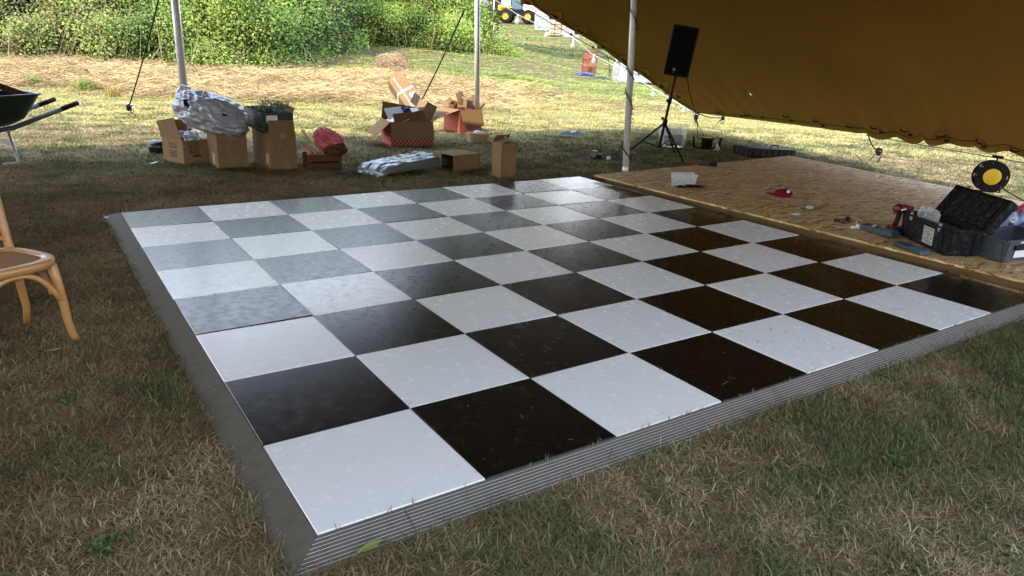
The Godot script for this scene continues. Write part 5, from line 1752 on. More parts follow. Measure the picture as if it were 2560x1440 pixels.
func behind_stage():
	# clear bin
	var t := thing("clear_bin", "clear plastic storage bin of cables behind the tripod stand", "storage bin", Vector3(8.33, 0, -6.82), -30.0)
	var b := B.new()
	var tb := func(y: float, k: float) -> Array: return [Vector3(-0.2 * k, y, 0.15 * k), Vector3(0.2 * k, y, 0.15 * k), Vector3(0.2 * k, y, -0.15 * k), Vector3(-0.2 * k, y, -0.15 * k)]
	var lo: Array = tb.call(0.01, 0.86)
	var hi: Array = tb.call(0.36, 1.04)
	for i in 4:
		var j := (i + 1) % 4
		b.slab(lo[i], lo[j], hi[j], hi[i], 0.003)
	b.slab(lo[3], lo[2], lo[1], lo[0], 0.003)
	part(t, "tub", b, M.clear)
	b = B.new()
	for i in 4: b.box((hi[i] + hi[(i + 1) % 4]) * 0.5, Vector3((hi[(i + 1) % 4] - hi[i]).length() + 0.02, 0.014, 0.016), Basis(Vector3.UP, PI / 2 * i), 0.003)
	part(t, "rim", b, M.clear)
	b = B.new()
	for k in 5: coil(b, Vector3(rnd(-0.05, 0.08), 0.03 + 0.03 * k, rnd(-0.03, 0.03)), 0.08, 0.06, 2, 0.006, 40 + k)
	one("cable_tangle", b, M.grey_plastic, "tangle of grey cable inside the clear storage bin", "cable", t.position, -30.0, true)
	var jb := B.new()
	jb.box(Vector3(0, 0.1, 0), Vector3(0.13, 0.17, 0.12), Basis(), 0.01)
	one("grey_case", jb, M.grey_plastic, "dark grey case standing inside the clear storage bin", "case", t.position + Vector3(0.07, 0.02, 0.05), -20.0)
	# cable drum lying flat with its frame
	t = thing("cable_drum", "black cable drum lying on its side with a yellow hub, on the shaded grass", "cable reel", Vector3(8.72, 0, -6.42), -40.0)
	b = B.new()
	b.lathe([Vector2(0, 0.02), Vector2(0.09, 0.02), Vector2(0.09, 0.16), Vector2(0.125, 0.165), Vector2(0.125, 0.185), Vector2(0.085, 0.19)], 24)
	part(t, "drum", b, M.black, true)
	b = B.new()
	b.lathe([Vector2(0.085, 0.19), Vector2(0.07, 0.186), Vector2(0.0, 0.186)], 24)
	part(t, "hub_plate", b, M.yellow)
	b = B.new()
	for s in [-1, 1]:
		b.tube([Vector3(s * 0.20, 0.02, -0.06), Vector3(s * 0.22, 0.19, -0.06), Vector3(s * 0.22, 0.20, 0.04), Vector3(s * 0.20, 0.02, 0.06)], 0.013, 8)
	b.tube([Vector3(-0.20, 0.02, 0.06), Vector3(0.20, 0.02, 0.06)], 0.012, 8)
	b.tube([Vector3(-0.20, 0.02, -0.06), Vector3(0.20, 0.02, -0.06)], 0.012, 8)
	part(t, "frame", b, M.black, true)
	b = B.new()
	b.tube([Vector3(0.16, 0.10, 0.09), Vector3(0.15, 0.04, 0.12), Vector3(0.10, 0.015, 0.16), Vector3(0.17, 0.02, 0.17), Vector3(0.19, 0.06, 0.11)], 0.012, 7)
	part(t, "plug_lead", b, M.white_cable, true)
	# flat black case
	t = thing("flat_black_case", "flat black ribbed case lying behind the stage corner", "case", Vector3(9.02, 0, -5.52), -12.0)
	b = B.new()
	b.box(Vector3(0, 0.075, 0), Vector3(0.86, 0.13, 0.46), Basis(Vector3(0, 0, 1), -0.05), 0.012)
	part(t, "shell", b, M.black)
	for k in 7:
		b = B.new()
		b.box(Vector3(-0.36 + 0.12 * k, 0.08 - 0.05 * (-0.36 + 0.12 * k), 0.234), Vector3(0.035, 0.10, 0.016), Basis(Vector3(0, 0, 1), -0.05), 0.003)
		part(t, "rib", b, M.black)
	for k in 4:
		b = B.new()
		b.box(Vector3(-0.436, 0.09, -0.17 + 0.11 * k), Vector3(0.016, 0.10, 0.03), Basis(), 0.003)
		part(t, "rib", b, M.black)
	b = B.new()
	b.tube([Vector3(0.04, 0.14, 0.10), Vector3(0.05, 0.185, 0.10), Vector3(0.17, 0.18, 0.10), Vector3(0.18, 0.135, 0.10)], 0.010, 7)
	part(t, "handle", b, M.black, true)
	# blue cable coil
	b = B.new()
	coil(b, Vector3.ZERO, 0.20, 0.15, 4, 0.006, 3)
	coil(b, Vector3(0.05, 0.0, 0.03), 0.14, 0.13, 2, 0.006, 5)
	var bc := thing("blue_cable_coil", "coil of blue cable lying on the lawn at the edge of the shade", "cable", gp(1431, 337), -34.0)
	part(bc, "cable", b, M.cable_blue, true)
	b = B.new()
	b.box(Vector3(0.01, 0.05, 0.03), Vector3(0.09, 0.03, 0.05), Basis(Vector3.UP, 0.5), 0.008)
	part(bc, "plug", b, M.white_cable)
	# black tape dispenser-like roll and a white knob
	t = thing("black_lamp_head", "small glossy black rounded fitting with a white face, lying on the shaded grass", "fitting", gp(1484, 399), -50.0)
	b = B.new()
	b.lathe([Vector2(0, -0.06), Vector2(0.05, -0.055), Vector2(0.066, -0.02), Vector2(0.066, 0.03), Vector2(0.055, 0.05)], 18, Transform3D(Basis(Vector3.RIGHT, 1.1), Vector3(0, 0.062, 0)))
	part(t, "housing", b, M.black_gloss, true)
	b = B.new()
	b.lathe([Vector2(0.055, 0.05), Vector2(0.03, 0.052), Vector2(0.0, 0.045)], 18, Transform3D(Basis(Vector3.RIGHT, 1.1), Vector3(0, 0.062, 0)))
	part(t, "face", b, M.steel, true)
	b = B.new()
	b.ball(Vector3(0.085, 0.04, -0.02), Vector3(0.045, 0.04, 0.04), 14)
	part(t, "knuckle", b, M.black_gloss, true)
	b = B.new()
	b.lathe([Vector2(0, 0), Vector2(0.025, 0.0), Vector2(0.034, 0.02), Vector2(0.03, 0.045), Vector2(0.012, 0.055), Vector2(0, 0.055)], 14)
	one("white_fitting", b, M.paper, "small white round fitting on the grass beside the black fitting", "fitting", gp(1521, 400), 0.0, true)

func on_stage():
	var H := 0.1015
	# small clear tub and a bundle of ties
	var t := thing("clear_tub", "small clear plastic tub on the stage near the pole", "tub", Vector3(5.42, H, -3.74), -28.0)
	var b := B.new()
	var q := func(y: float, k: float) -> Array: return [Vector3(-0.125 * k, y, 0.085 * k), Vector3(0.125 * k, y, 0.085 * k), Vector3(0.125 * k, y, -0.085 * k), Vector3(-0.125 * k, y, -0.085 * k)]
	var lo: Array = q.call(0.004, 0.86)
	var hi: Array = q.call(0.13, 1.0)
	for i in 4: b.slab(lo[i], lo[(i + 1) % 4], hi[(i + 1) % 4], hi[i], 0.002)
	b.slab(lo[3], lo[2], lo[1], lo[0], 0.002)
	part(t, "body", b, M.clear)
	b = B.new()
	for i in 4: b.box((hi[i] + hi[(i + 1) % 4]) * 0.5, Vector3((hi[(i + 1) % 4] - hi[i]).length() + 0.012, 0.01, 0.012), Basis(Vector3.UP, PI / 2 * i), 0.002)
	part(t, "rim", b, M.clear)
	b = B.new()
	for k in 46:
		var p := Vector3(rng.randfn(0, 0.035), 0.008 + 0.02 * rng.randf(), rng.randfn(0, 0.014))
		var d := Vector3(1, rnd(-0.08, 0.12), rng.randfn(0, 0.22)).normalized() * rnd(0.06, 0.13)
		b.tube([p - d, p + Vector3(0, 0.01, 0), p + d], 0.003, 4)
	one("tie_bundle", b, M.black, "bundle of black ties lying in front of the clear tub", "cable ties", gp(1722, 470, H), -30.0)
	b = B.new()
	for k in 9:
		var p := Vector3(rng.randfn(0, 0.03), 0.012 + 0.015 * rng.randf(), rng.randfn(0, 0.012))
		var d := Vector3(1, rnd(-0.05, 0.1), rng.randfn(0, 0.3)).normalized() * rnd(0.05, 0.12)
		b.tube([p - d, p + Vector3(0, 0.012, 0), p + d], 0.0028, 4)
	one("white_ties", b, M.white_cable, "few white ties lying across the black bundle", "cable ties", gp(1702, 467, H + 0.01), -24.0)
	# red cap, upside down
	t = thing("baseball_hat", "dark red baseball cap lying on the stage", "cap", gp(1948, 490, H), -40.0)
	b = B.new()
	b.grid(32, 9, func(u, v):
		var a: float = u * TAU
		var e: float = v * PI * 0.5
		var back: float = smoothstep(0.55, 1.0, cos(a)) * smoothstep(0.6, 1.0, v)
		var dent: float = 0.016 * exp(-pow(v * 2.2, 2.0)) + 0.006 * sin(a * 3.0 + 1.0) * v
		return Vector3(0.035 + 0.098 * sin(e) * cos(a), 0.004 + 0.088 * cos(e) - dent + 0.035 * back, 0.082 * sin(e) * sin(a)))
	part(t, "crown", b, M.cap_red, true)
	b = B.new()
	b.grid(16, 6, func(u, v):
		var w: float = (u - 0.5) * 2.0
		var out: float = sqrt(maxf(0.0, 1.0 - w * w))
		return Vector3(0.035 - 0.098 * out - 0.085 * v * out, 0.022 - 0.016 * w * w + 0.012 * v * (1.0 - w * w), 0.082 * w))
	part(t, "peak", b, M.cap_red, true)
	b = B.new()
	b.box(Vector3(0.07, 0.062, 0.064), Vector3(0.03, 0.026, 0.002), Basis(Vector3.RIGHT, -0.6))
	part(t, "care_label", b, M.paper)
	# folded brown card with a clear blister
	t = thing("blister_card", "bent brown card with a clear blister, lying on the stage", "packaging", gp(2030, 524, H), -30.0)
	b = B.new()
	b.grid(10, 4, func(u, v): return Vector3(-0.11 + 0.26 * u, 0.006 + 0.055 * pow(maxf(0.0, u - 0.4) / 0.6, 1.3), -0.045 + 0.09 * v + 0.03 * u))
	part(t, "card", b, M.card, true)
	b = B.new()
	b.ball(Vector3(-0.03, 0.02, 0.01), Vector3(0.04, 0.022, 0.03), 12)
	part(t, "blister", b, M.film, true)
	b = B.new()
	b.slab(Vector3(-0.04, 0.004, 0.02), Vector3(0.04, 0.006, 0.02), Vector3(0.04, 0.006, -0.03), Vector3(-0.04, 0.004, -0.03), 0.002)
	one("white_slip", b, M.paper, "white paper slip lying beside the bent brown card", "paper", gp(1990, 537, H), -10.0)
	# black adapter with a short lead
	t = thing("power_adapter", "black power adapter with a short lead at the back of the stage", "adapter", gp(1782, 416, H), -34.0)
	b = B.new()
	b.box(Vector3(0, 0.024, 0), Vector3(0.09, 0.045, 0.06), Basis(), 0.006)
	part(t, "body", b, M.black)
	b = B.new()
	b.tube([Vector3(-0.045, 0.02, 0), Vector3(-0.10, 0.022, 0.01), Vector3(-0.17, 0.014, 0.0), Vector3(-0.20, 0.016, 0.0)], 0.006, 6)
	b.tube([Vector3(-0.04, 0.012, 0.02), Vector3(-0.09, 0.008, 0.06), Vector3(-0.14, 0.008, 0.04), Vector3(-0.16, 0.008, 0.0)], 0.004, 6)
	part(t, "lead", b, M.black, true)
	# headset-like wire loop, white plug and its cable
	t = thing("wire_loop", "dark wire loop with a black clip lying at the stage edge", "wire", gp(2108, 556, H), -30.0)
	b = B.new()
	coil(b, Vector3(0, 0.004, 0), 0.068, 0.048, 2, 0.0035, 9)
	b.box(Vector3(0.05, 0.03, -0.03), Vector3(0.045, 0.035, 0.025), Basis(Vector3.UP, 0.4), 0.006)
	b.box(Vector3(-0.07, 0.014, -0.01), Vector3(0.02, 0.02, 0.015), Basis(), 0.004)
	part(t, "wire", b, M.black, true)
	t = thing("white_plug", "white plug with a cream cable lying at the stage edge", "plug", gp(2146, 572, H), -30.0)
	b = B.new()
	b.box(Vector3(0, 0.02, 0), Vector3(0.045, 0.038, 0.04), Basis(), 0.007)
	b.box(Vector3(-0.05, 0.014, 0.005), Vector3(0.05, 0.022, 0.03), Basis(), 0.006)
	part(t, "body", b, M.white_cable)
	b = B.new()
	b.tube([Vector3(-0.075, 0.012, 0.005), Vector3(-0.15, 0.008, -0.002), Vector3(-0.18, 0.008, -0.03), Vector3(-0.19, 0.01, -0.06)], 0.0045, 6)
	b.tube([Vector3(0.0, 0.03, -0.02), Vector3(0.0, 0.06, -0.06), Vector3(0.05, 0.06, -0.10), Vector3(0.11, 0.02, -0.08)], 0.0045, 6)
	part(t, "cable", b, M.card_pale, true)
	# open teal tool case and its lid
	t = thing("tool_case", "open dark teal tool case of small bits, in front of the red drill", "tool case", gp(2197, 586, H), -104.5)
	b = B.new()
	b.box(Vector3(0, 0.022, 0), Vector3(0.34, 0.012, 0.09), Basis(), 0.004)
	for s in [-1, 1]:
		b.box(Vector3(0, 0.036, s * 0.045), Vector3(0.34, 0.04, 0.008), Basis(), 0.003)
		b.box(Vector3(s * 0.17, 0.036, 0), Vector3(0.008, 0.04, 0.09), Basis(), 0.003)
	part(t, "tray", b, M.teal)
	b = B.new()
	b.box(Vector3(0.09, 0.058, 0.0), Vector3(0.14, 0.03, 0.075), Basis(Vector3(0, 0, 1), 0.1), 0.008)
	part(t, "foam_block", b, M.teal)
	for k in 6:
		b = B.new()
		b.tube([Vector3(-0.13 + 0.03 * k, 0.035, rnd(-0.02, 0.02)), Vector3(-0.09 + 0.03 * k, 0.07, rnd(-0.03, 0.03))], 0.006, 7)
		part(t, "driver_bit", b, M.red if k % 3 == 0 else (M.steel if k % 3 == 1 else M.card_pale), true)
	t = thing("teal_tool_box", "closed teal moulded tool box lying at the foot of the black toolbox", "tool box", gp(2283, 629, H), -113.0)
	b = B.new()
	b.box(Vector3(-0.03, 0.02, 0), Vector3(0.30, 0.036, 0.085), Basis(), 0.008)
	part(t, "shell", b, M.teal)
	b = B.new()
	b.box(Vector3(0.06, 0.024, 0.002), Vector3(0.15, 0.042, 0.075), Basis(), 0.010)
	part(t, "raised_end", b, M.teal_light)
	# red drill standing on its battery
	t = thing("cordless_drill", "red and black cordless drill standing on its battery beside the toolbox", "drill", Vector3(5.46, H, -1.345), -25.0)
	b = B.new()
	b.box(Vector3(-0.01, 0.035, 0.0), Vector3(0.125, 0.062, 0.075), Basis(), 0.010)
	part(t, "battery", b, M.black)
	b = B.new()
	b.box(Vector3(0.0, 0.072, 0), Vector3(0.10, 0.014, 0.07), Basis(), 0.005)
	part(t, "base_plate", b, M.red)
	b = B.new()
	b.tube([Vector3(-0.005, 0.07, 0), Vector3(0.01, 0.12, 0), Vector3(0.022, 0.19, 0)], [0.020, 0.019, 0.023], 12)
	part(t, "grip", b, M.black, true)
	b = B.new()
	b.lathe([Vector2(0, -0.055), Vector2(0.03, -0.053), Vector2(0.036, -0.04), Vector2(0.037, 0.02), Vector2(0.030, 0.06), Vector2(0.026, 0.085), Vector2(0.0, 0.085)], 18, Transform3D(Basis(Vector3(0, 0, 1), -PI / 2), Vector3(0.02, 0.225, 0)))
	part(t, "motor_housing", b, M.red, true)
	b = B.new()
	b.lathe([Vector2(0.026, 0.085), Vector2(0.022, 0.105), Vector2(0.010, 0.115), Vector2(0.0, 0.116)], 14, Transform3D(Basis(Vector3(0, 0, 1), -PI / 2), Vector3(0.02, 0.225, 0)))
	b.lathe([Vector2(0.0375, -0.035), Vector2(0.0405, -0.03), Vector2(0.0405, -0.018), Vector2(0.0375, -0.012)], 18, Transform3D(Basis(Vector3(0, 0, 1), -PI / 2), Vector3(0.02, 0.225, 0)))
	part(t, "nose", b, M.black, true)
	b = B.new()
	b.box(Vector3(0.02, 0.225, 0.039), Vector3(0.05, 0.010, 0.002), Basis(Vector3(0, 0, 1), 0.15))
	part(t, "badge", b, M.paper)
	# black toolbox with its lid open
	t = thing("toolbox", "big scuffed black toolbox with its lid thrown open on the stage", "toolbox", Vector3(5.434, H, -0.965), -121.3)
	var tw := 0.66; var td := 0.265; var th := 0.20
	b = B.new()
	var ring := func(y: float, k: float) -> Array: return [Vector3(-tw * 0.5 * k, y, td * 0.5 * k), Vector3(tw * 0.5 * k, y, td * 0.5 * k), Vector3(tw * 0.5 * k, y, -td * 0.5 * k), Vector3(-tw * 0.5 * k, y, -td * 0.5 * k)]
	lo = ring.call(0.004, 0.94)
	hi = ring.call(th, 1.0)
	for i in 4: b.slab(lo[i], lo[(i + 1) % 4], hi[(i + 1) % 4], hi[i], 0.004)
	b.slab(lo[3], lo[2], lo[1], lo[0], 0.004)
	part(t, "bin", b, M.toolbox)
	b = B.new()
	for i in 4: b.box((hi[i] + hi[(i + 1) % 4]) * 0.5, Vector3((hi[(i + 1) % 4] - hi[i]).length() + 0.02, 0.02, 0.02), Basis(Vector3.UP, PI / 2 * i), 0.004)
	part(t, "rim", b, M.toolbox)
	for s in [-1, 1]:
		b = B.new()
		b.box(Vector3(s * tw * 0.36, th * 0.5, td * 0.487), Vector3(0.045, th * 0.9, 0.03), Basis(Vector3.RIGHT, 0.07), 0.006)
		part(t, "corner_rib", b, M.toolbox)
		b = B.new()
		b.box(Vector3(tw * 0.487, th * 0.5, s * td * 0.34), Vector3(0.03, th * 0.9, 0.04), Basis(Vector3(0, 0, 1), -0.11), 0.006)
		part(t, "corner_rib", b, M.toolbox)
		b = B.new()
		b.box(Vector3(s * tw * 0.30, th - 0.01, td * 0.512), Vector3(0.035, 0.055, 0.010), Basis(), 0.003)
		b.box(Vector3(s * tw * 0.30, th + 0.022, td * 0.514), Vector3(0.022, 0.018, 0.014), Basis(), 0.003)
		part(t, "latch", b, M.steel)
	var lab := B.new()
	var face := func(y: float) -> float: return td * 0.5 * (0.94 + 0.06 * y / th) + 0.0016
	lab.slab(Vector3(-0.005, 0.03, face.call(0.03)), Vector3(0.135, 0.03, face.call(0.03)), Vector3(0.135, 0.165, face.call(0.165)), Vector3(-0.005, 0.165, face.call(0.165)), 0.001)
	var lo_ := part(t, "paper_label", lab, M.newsprint)
	var txt := B.new()
	for r in 11:
		var x := 0.003
		var y0: float = 0.04 + r * 0.011
		while x < 0.122:
			var w := rnd(0.004, 0.016)
			if rng.randf() < 0.75: txt.quad(Vector3(x, y0, face.call(y0) + 0.0008), Vector3(x + w, y0, face.call(y0) + 0.0008), Vector3(x + w, y0 + 0.0055, face.call(y0 + 0.0055) + 0.0008), Vector3(x, y0 + 0.0055, face.call(y0 + 0.0055) + 0.0008))
			x += w + 0.003
	part(lo_, "print", txt, M.ink)
	# lid: a shallow tray hinged on the far long edge
	var lid := Node3D.new()
	lid.name = "lid"
	t.add_child(lid, true)
	lid.position = Vector3(0, th + 0.012, -td * 0.5)
	lid.rotation.x = deg_to_rad(-33.0)
	b = B.new()
	b.box(Vector3(0, td * 0.5, -0.058), Vector3(tw + 0.02, td + 0.01, 0.006), Basis(), 0.002)
	b.box(Vector3(0, td + 0.006, -0.028), Vector3(tw + 0.02, 0.006, 0.066), Basis(), 0.002)
	b.box(Vector3(0, 0.0, -0.032), Vector3(tw + 0.02, 0.006, 0.056), Basis(), 0.002)
	for s in [-1, 1]: b.box(Vector3(s * (tw * 0.5 + 0.009), td * 0.5, -0.028), Vector3(0.006, td + 0.01, 0.066), Basis(), 0.002)
	part(lid, "lid_shell", b, M.toolbox)
	b = B.new()
	for k in 5: b.box(Vector3(-0.2 + 0.1 * k, td * 0.5, -0.05), Vector3(0.008, td - 0.02, 0.016))
	for k in 2: b.box(Vector3(0, 0.1 + 0.13 * k, -0.048), Vector3(tw, 0.008, 0.016))
	part(lid, "lid_ribs", b, M.toolbox)
	b = B.new()
	for s in [-1, 1]: b.box(Vector3(s * tw * 0.30, td + 0.018, -0.012), Vector3(0.03, 0.025, 0.03), Basis(), 0.004)
	part(lid, "lid_catches", b, M.steel)
	var tp := t.position
	var tt := Basis(Vector3.UP, deg_to_rad(-121.3))
	one("plastic_pouch", crumple(Vector3.ZERO, Vector3(0.04, 0.05, 0.022), 33, 0.6, 16, 1.5), M.film, "silvery plastic pouch sticking out of the toolbox beside the drill", "pouch", tp + tt * Vector3(-0.19, th + 0.02, 0.06))
	one("plastic_sheet", crumple(Vector3.ZERO, Vector3(0.085, 0.07, 0.006), 34, 0.25, 16, 5.0), M.film, "clear plastic sheet standing in the middle of the toolbox", "plastic sheet", tp + tt * Vector3(-0.03, th + 0.015, 0.07), -121.3)
	b = B.new()
	b.box(Vector3.ZERO, Vector3(0.44, 0.05, 0.18), Basis(), 0.01)
	one("tool_tray", b, M.grey_plastic, "dark tray sunk inside the black toolbox", "tray", tp + tt * Vector3(0.04, th - 0.06, -0.02), -121.3)
	# grey crate
	var co := Vector3(5.70, H, -0.565)
	t = thing("grey_crate", "slate grey plastic crate with a white label beside the toolbox", "crate", co, -11.6)
	var cw := 0.60; var cd := 0.36; var chh := 0.17
	lo = [Vector3(-cw * 0.47, 0.004, cd * 0.46), Vector3(cw * 0.47, 0.004, cd * 0.46), Vector3(cw * 0.47, 0.004, -cd * 0.46), Vector3(-cw * 0.47, 0.004, -cd * 0.46)]
	hi = [Vector3(-cw * 0.5, chh, cd * 0.5), Vector3(cw * 0.5, chh, cd * 0.5), Vector3(cw * 0.5, chh, -cd * 0.5), Vector3(-cw * 0.5, chh, -cd * 0.5)]
	b = B.new()
	for i in 4: b.slab(lo[i], lo[(i + 1) % 4], hi[(i + 1) % 4], hi[i], 0.004)
	b.slab(lo[3], lo[2], lo[1], lo[0], 0.004)
	part(t, "bin", b, M.grey_plastic)
	b = B.new()
	for i in 4: b.box((hi[i] + hi[(i + 1) % 4]) * 0.5 - Vector3(0, 0.006, 0), Vector3((hi[(i + 1) % 4] - hi[i]).length() + 0.018, 0.016, 0.018), Basis(Vector3.UP, PI / 2 * i), 0.003)
	part(t, "rim", b, M.grey_plastic)
	for s in [-1, 1]:
		b = B.new()
		b.box(Vector3(-cw * 0.49, chh * 0.47, s * cd * 0.36), Vector3(0.02, chh * 0.86, 0.05), Basis(Vector3(0, 0, 1), 0.10), 0.003)
		part(t, "rib", b, M.grey_plastic)
		b = B.new()
		b.box(Vector3(s * cw * 0.42, chh * 0.47, cd * 0.488), Vector3(0.05, chh * 0.86, 0.02), Basis(Vector3.RIGHT, 0.08), 0.003)
		part(t, "rib", b, M.grey_plastic)
	b = B.new()
	b.box(Vector3(-cw * 0.22, chh * 0.66, cd * 0.505), Vector3(0.13, 0.035, 0.02), Basis(Vector3.RIGHT, 0.08), 0.004)
	part(t, "hand_hold", b, M.black)
	b = B.new()
	b.slab(Vector3(-0.175, 0.03, cd * 0.478), Vector3(0.05, 0.03, cd * 0.478), Vector3(0.05, 0.085, cd * 0.493), Vector3(-0.175, 0.085, cd * 0.493), 0.001)
	part(t, "paper_label", b, M.paper)
	b = B.new()
	b.slab(Vector3(-0.15, chh - 0.026, cd * 0.515), Vector3(-0.05, chh - 0.026, cd * 0.515), Vector3(-0.05, chh - 0.008, cd * 0.5165), Vector3(-0.15, chh - 0.008, cd * 0.5165), 0.001)
	part(t, "barcode_label", b, M.paper)
	b = B.new()
	for k in 4: b.lathe([Vector2(0.0055, 0), Vector2(0.0, 0.0)], 8, Transform3D(Basis(Vector3(0, 0, 1), PI / 2 + 0.1), Vector3(-cw * 0.4895, 0.045 + 0.018 * (k / 2), 0.01 + 0.035 * (k % 2))))
	part(t, "drain_holes", b, M.ink)
	# shrink-wrapped water bottles
	var bo := gp(2530, 590, H)
	for k in 6:
		var p := bo + SR * (0.085 * (k % 3) - 0.03) + SD * (0.09 * (k / 3))
		var bt := thing("water_bottle", "clear blue water bottle in the pack behind the grey crate", "bottle", p, 0.0, "bottles of the water pack")
		b = B.new()
		b.lathe([Vector2(0, 0.002), Vector2(0.036, 0.002), Vector2(0.04, 0.012), Vector2(0.04, 0.07), Vector2(0.037, 0.08), Vector2(0.04, 0.09), Vector2(0.04, 0.15), Vector2(0.03, 0.185), Vector2(0.015, 0.205), Vector2(0.015, 0.215)], 18)
		part(bt, "body", b, M.bottle, true)
		b = B.new()
		b.lathe([Vector2(0.0165, 0.213), Vector2(0.0165, 0.232), Vector2(0.0, 0.232)], 12)
		part(bt, "cap", b, M.blue, true)
	t = thing("pack_wrap", "purple and blue printed wrap round the water bottles behind the grey crate", "plastic wrap", bo - SD * 0.048 - SR * 0.03, -34.0)
	b = B.new()
	b.grid(16, 6, func(u, v): return Vector3(-0.065 + 0.15 * u, 0.004 + 0.115 * v + 0.02 * sin(u * 9.0) * v, 0.004 * sin(u * 20.0 + v * 4.0)))
	part(t, "purple_band", b, M.purple, true)
	b = B.new()
	var hexp := []
	for k in 6: hexp.append(Vector3(cos(TAU * k / 6.0) * 0.028 - 0.035, 0.155 + sin(TAU * k / 6.0) * 0.028, 0.012))
	for k in range(1, 5): b.tri(hexp[0], hexp[k], hexp[k + 1])
	var hx := part(t, "printed_badge", b, M.paper)
	lettering(hx, "print", "ND", 0.03, M.ink, Vector3(-0.035, 0.155, 0.014))
	lettering(t, "print", "75%", 0.022, M.paper, Vector3(-0.02, 0.03, 0.008))
	one("red_bag", crumple(Vector3.ZERO, Vector3(0.06, 0.045, 0.04), 36, 0.45, 14), M.pink_bag, "crimson plastic bag lying on the water bottles", "bag", far_at(2562, 524, Vector2(bo.x - CAM.x, bo.z - CAM.z).length() + 0.08))
	# yellow and black cable reel at the far edge
	var rp := Vector3(8.62, 0.1015, -2.06)
	t = thing("cable_reel", "upright black cable reel with a yellow hub at the far edge of the stage", "cable reel", rp, -50.0)
	var cyl := Transform3D(Basis(Vector3.RIGHT, PI / 2), Vector3(0, 0.185, 0))
	b = B.new()
	for s in [-1, 1]:
		# flanges with finger slots: rings and spokes leave real gaps
		var ringp := func(r0: float, r1: float, a0: float, a1: float):
			var n := maxi(2, int((a1 - a0) / 0.12))
			for i in n:
				var t0 := lerpf(a0, a1, float(i) / n)
				var t1 := lerpf(a0, a1, float(i + 1) / n)
				var z: float = s * 0.05
				var p0 := Vector3(cos(t0) * r0, 0.185 + sin(t0) * r0, z)
				var p1 := Vector3(cos(t1) * r0, 0.185 + sin(t1) * r0, z)
				var p2 := Vector3(cos(t1) * r1, 0.185 + sin(t1) * r1, z)
				var p3 := Vector3(cos(t0) * r1, 0.185 + sin(t0) * r1, z)
				b.slab(p0, p3, p2, p1, 0.006)
		ringp.call(0.158, 0.18, 0.0, TAU)
		ringp.call(0.06, 0.125, 0.0, TAU)
		for k in 8: ringp.call(0.125, 0.158, TAU * k / 8.0 + 0.12, TAU * (k + 1) / 8.0 - 0.12)
	part(t, "flanges", b, M.black)
	b = B.new()
	b.lathe([Vector2(0.115, -0.045), Vector2(0.115, 0.045)], 28, cyl)
	part(t, "wound_cable", b, M.black, true)
	b = B.new()
	b.lathe([Vector2(0.092, 0.050), Vector2(0.092, 0.060), Vector2(0.084, 0.064), Vector2(0.0, 0.064)], 32, cyl)
	part(t, "hub_plate", b, M.yellow, true)
	b = B.new()
	for k in 9:
		var a := k * 2.4
		b.ball(Vector3(cos(a) * 0.018 * sqrt(k), 0.185 + sin(a) * 0.018 * sqrt(k), 0.064), Vector3(0.004, 0.004, 0.0015), 6)
	part(t, "sockets", b, M.ink)
	b = B.new()
	b.tube([Vector3(-0.15, 0.0, -0.06), Vector3(0.15, 0.0, -0.06), Vector3(0.04, 0.37, -0.06), Vector3(0.04, 0.405, -0.03)], 0.010, 8)
	b.tube([Vector3(-0.03, 0.41, 0.0), Vector3(0.08, 0.40, 0.0)], 0.018, 10)
	part(t, "stand_and_handle", b, M.black, true)
	b = B.new()
	b.tube([rp + Basis(Vector3.UP, deg_to_rad(-50.0)) * Vector3(0.13, 0.08, 0), rp + SR * 0.24 + Vector3(0, 0.01, 0), rp + SR * 0.42 + Vector3(0, -0.09, 0.06), rp + SR * 0.8 + Vector3(0, -0.09, 0.0)], 0.007, 6)
	one("reel_lead", b, M.rope, "black lead running from the upright cable reel off the stage", "cable", Vector3.ZERO, 0.0, true)

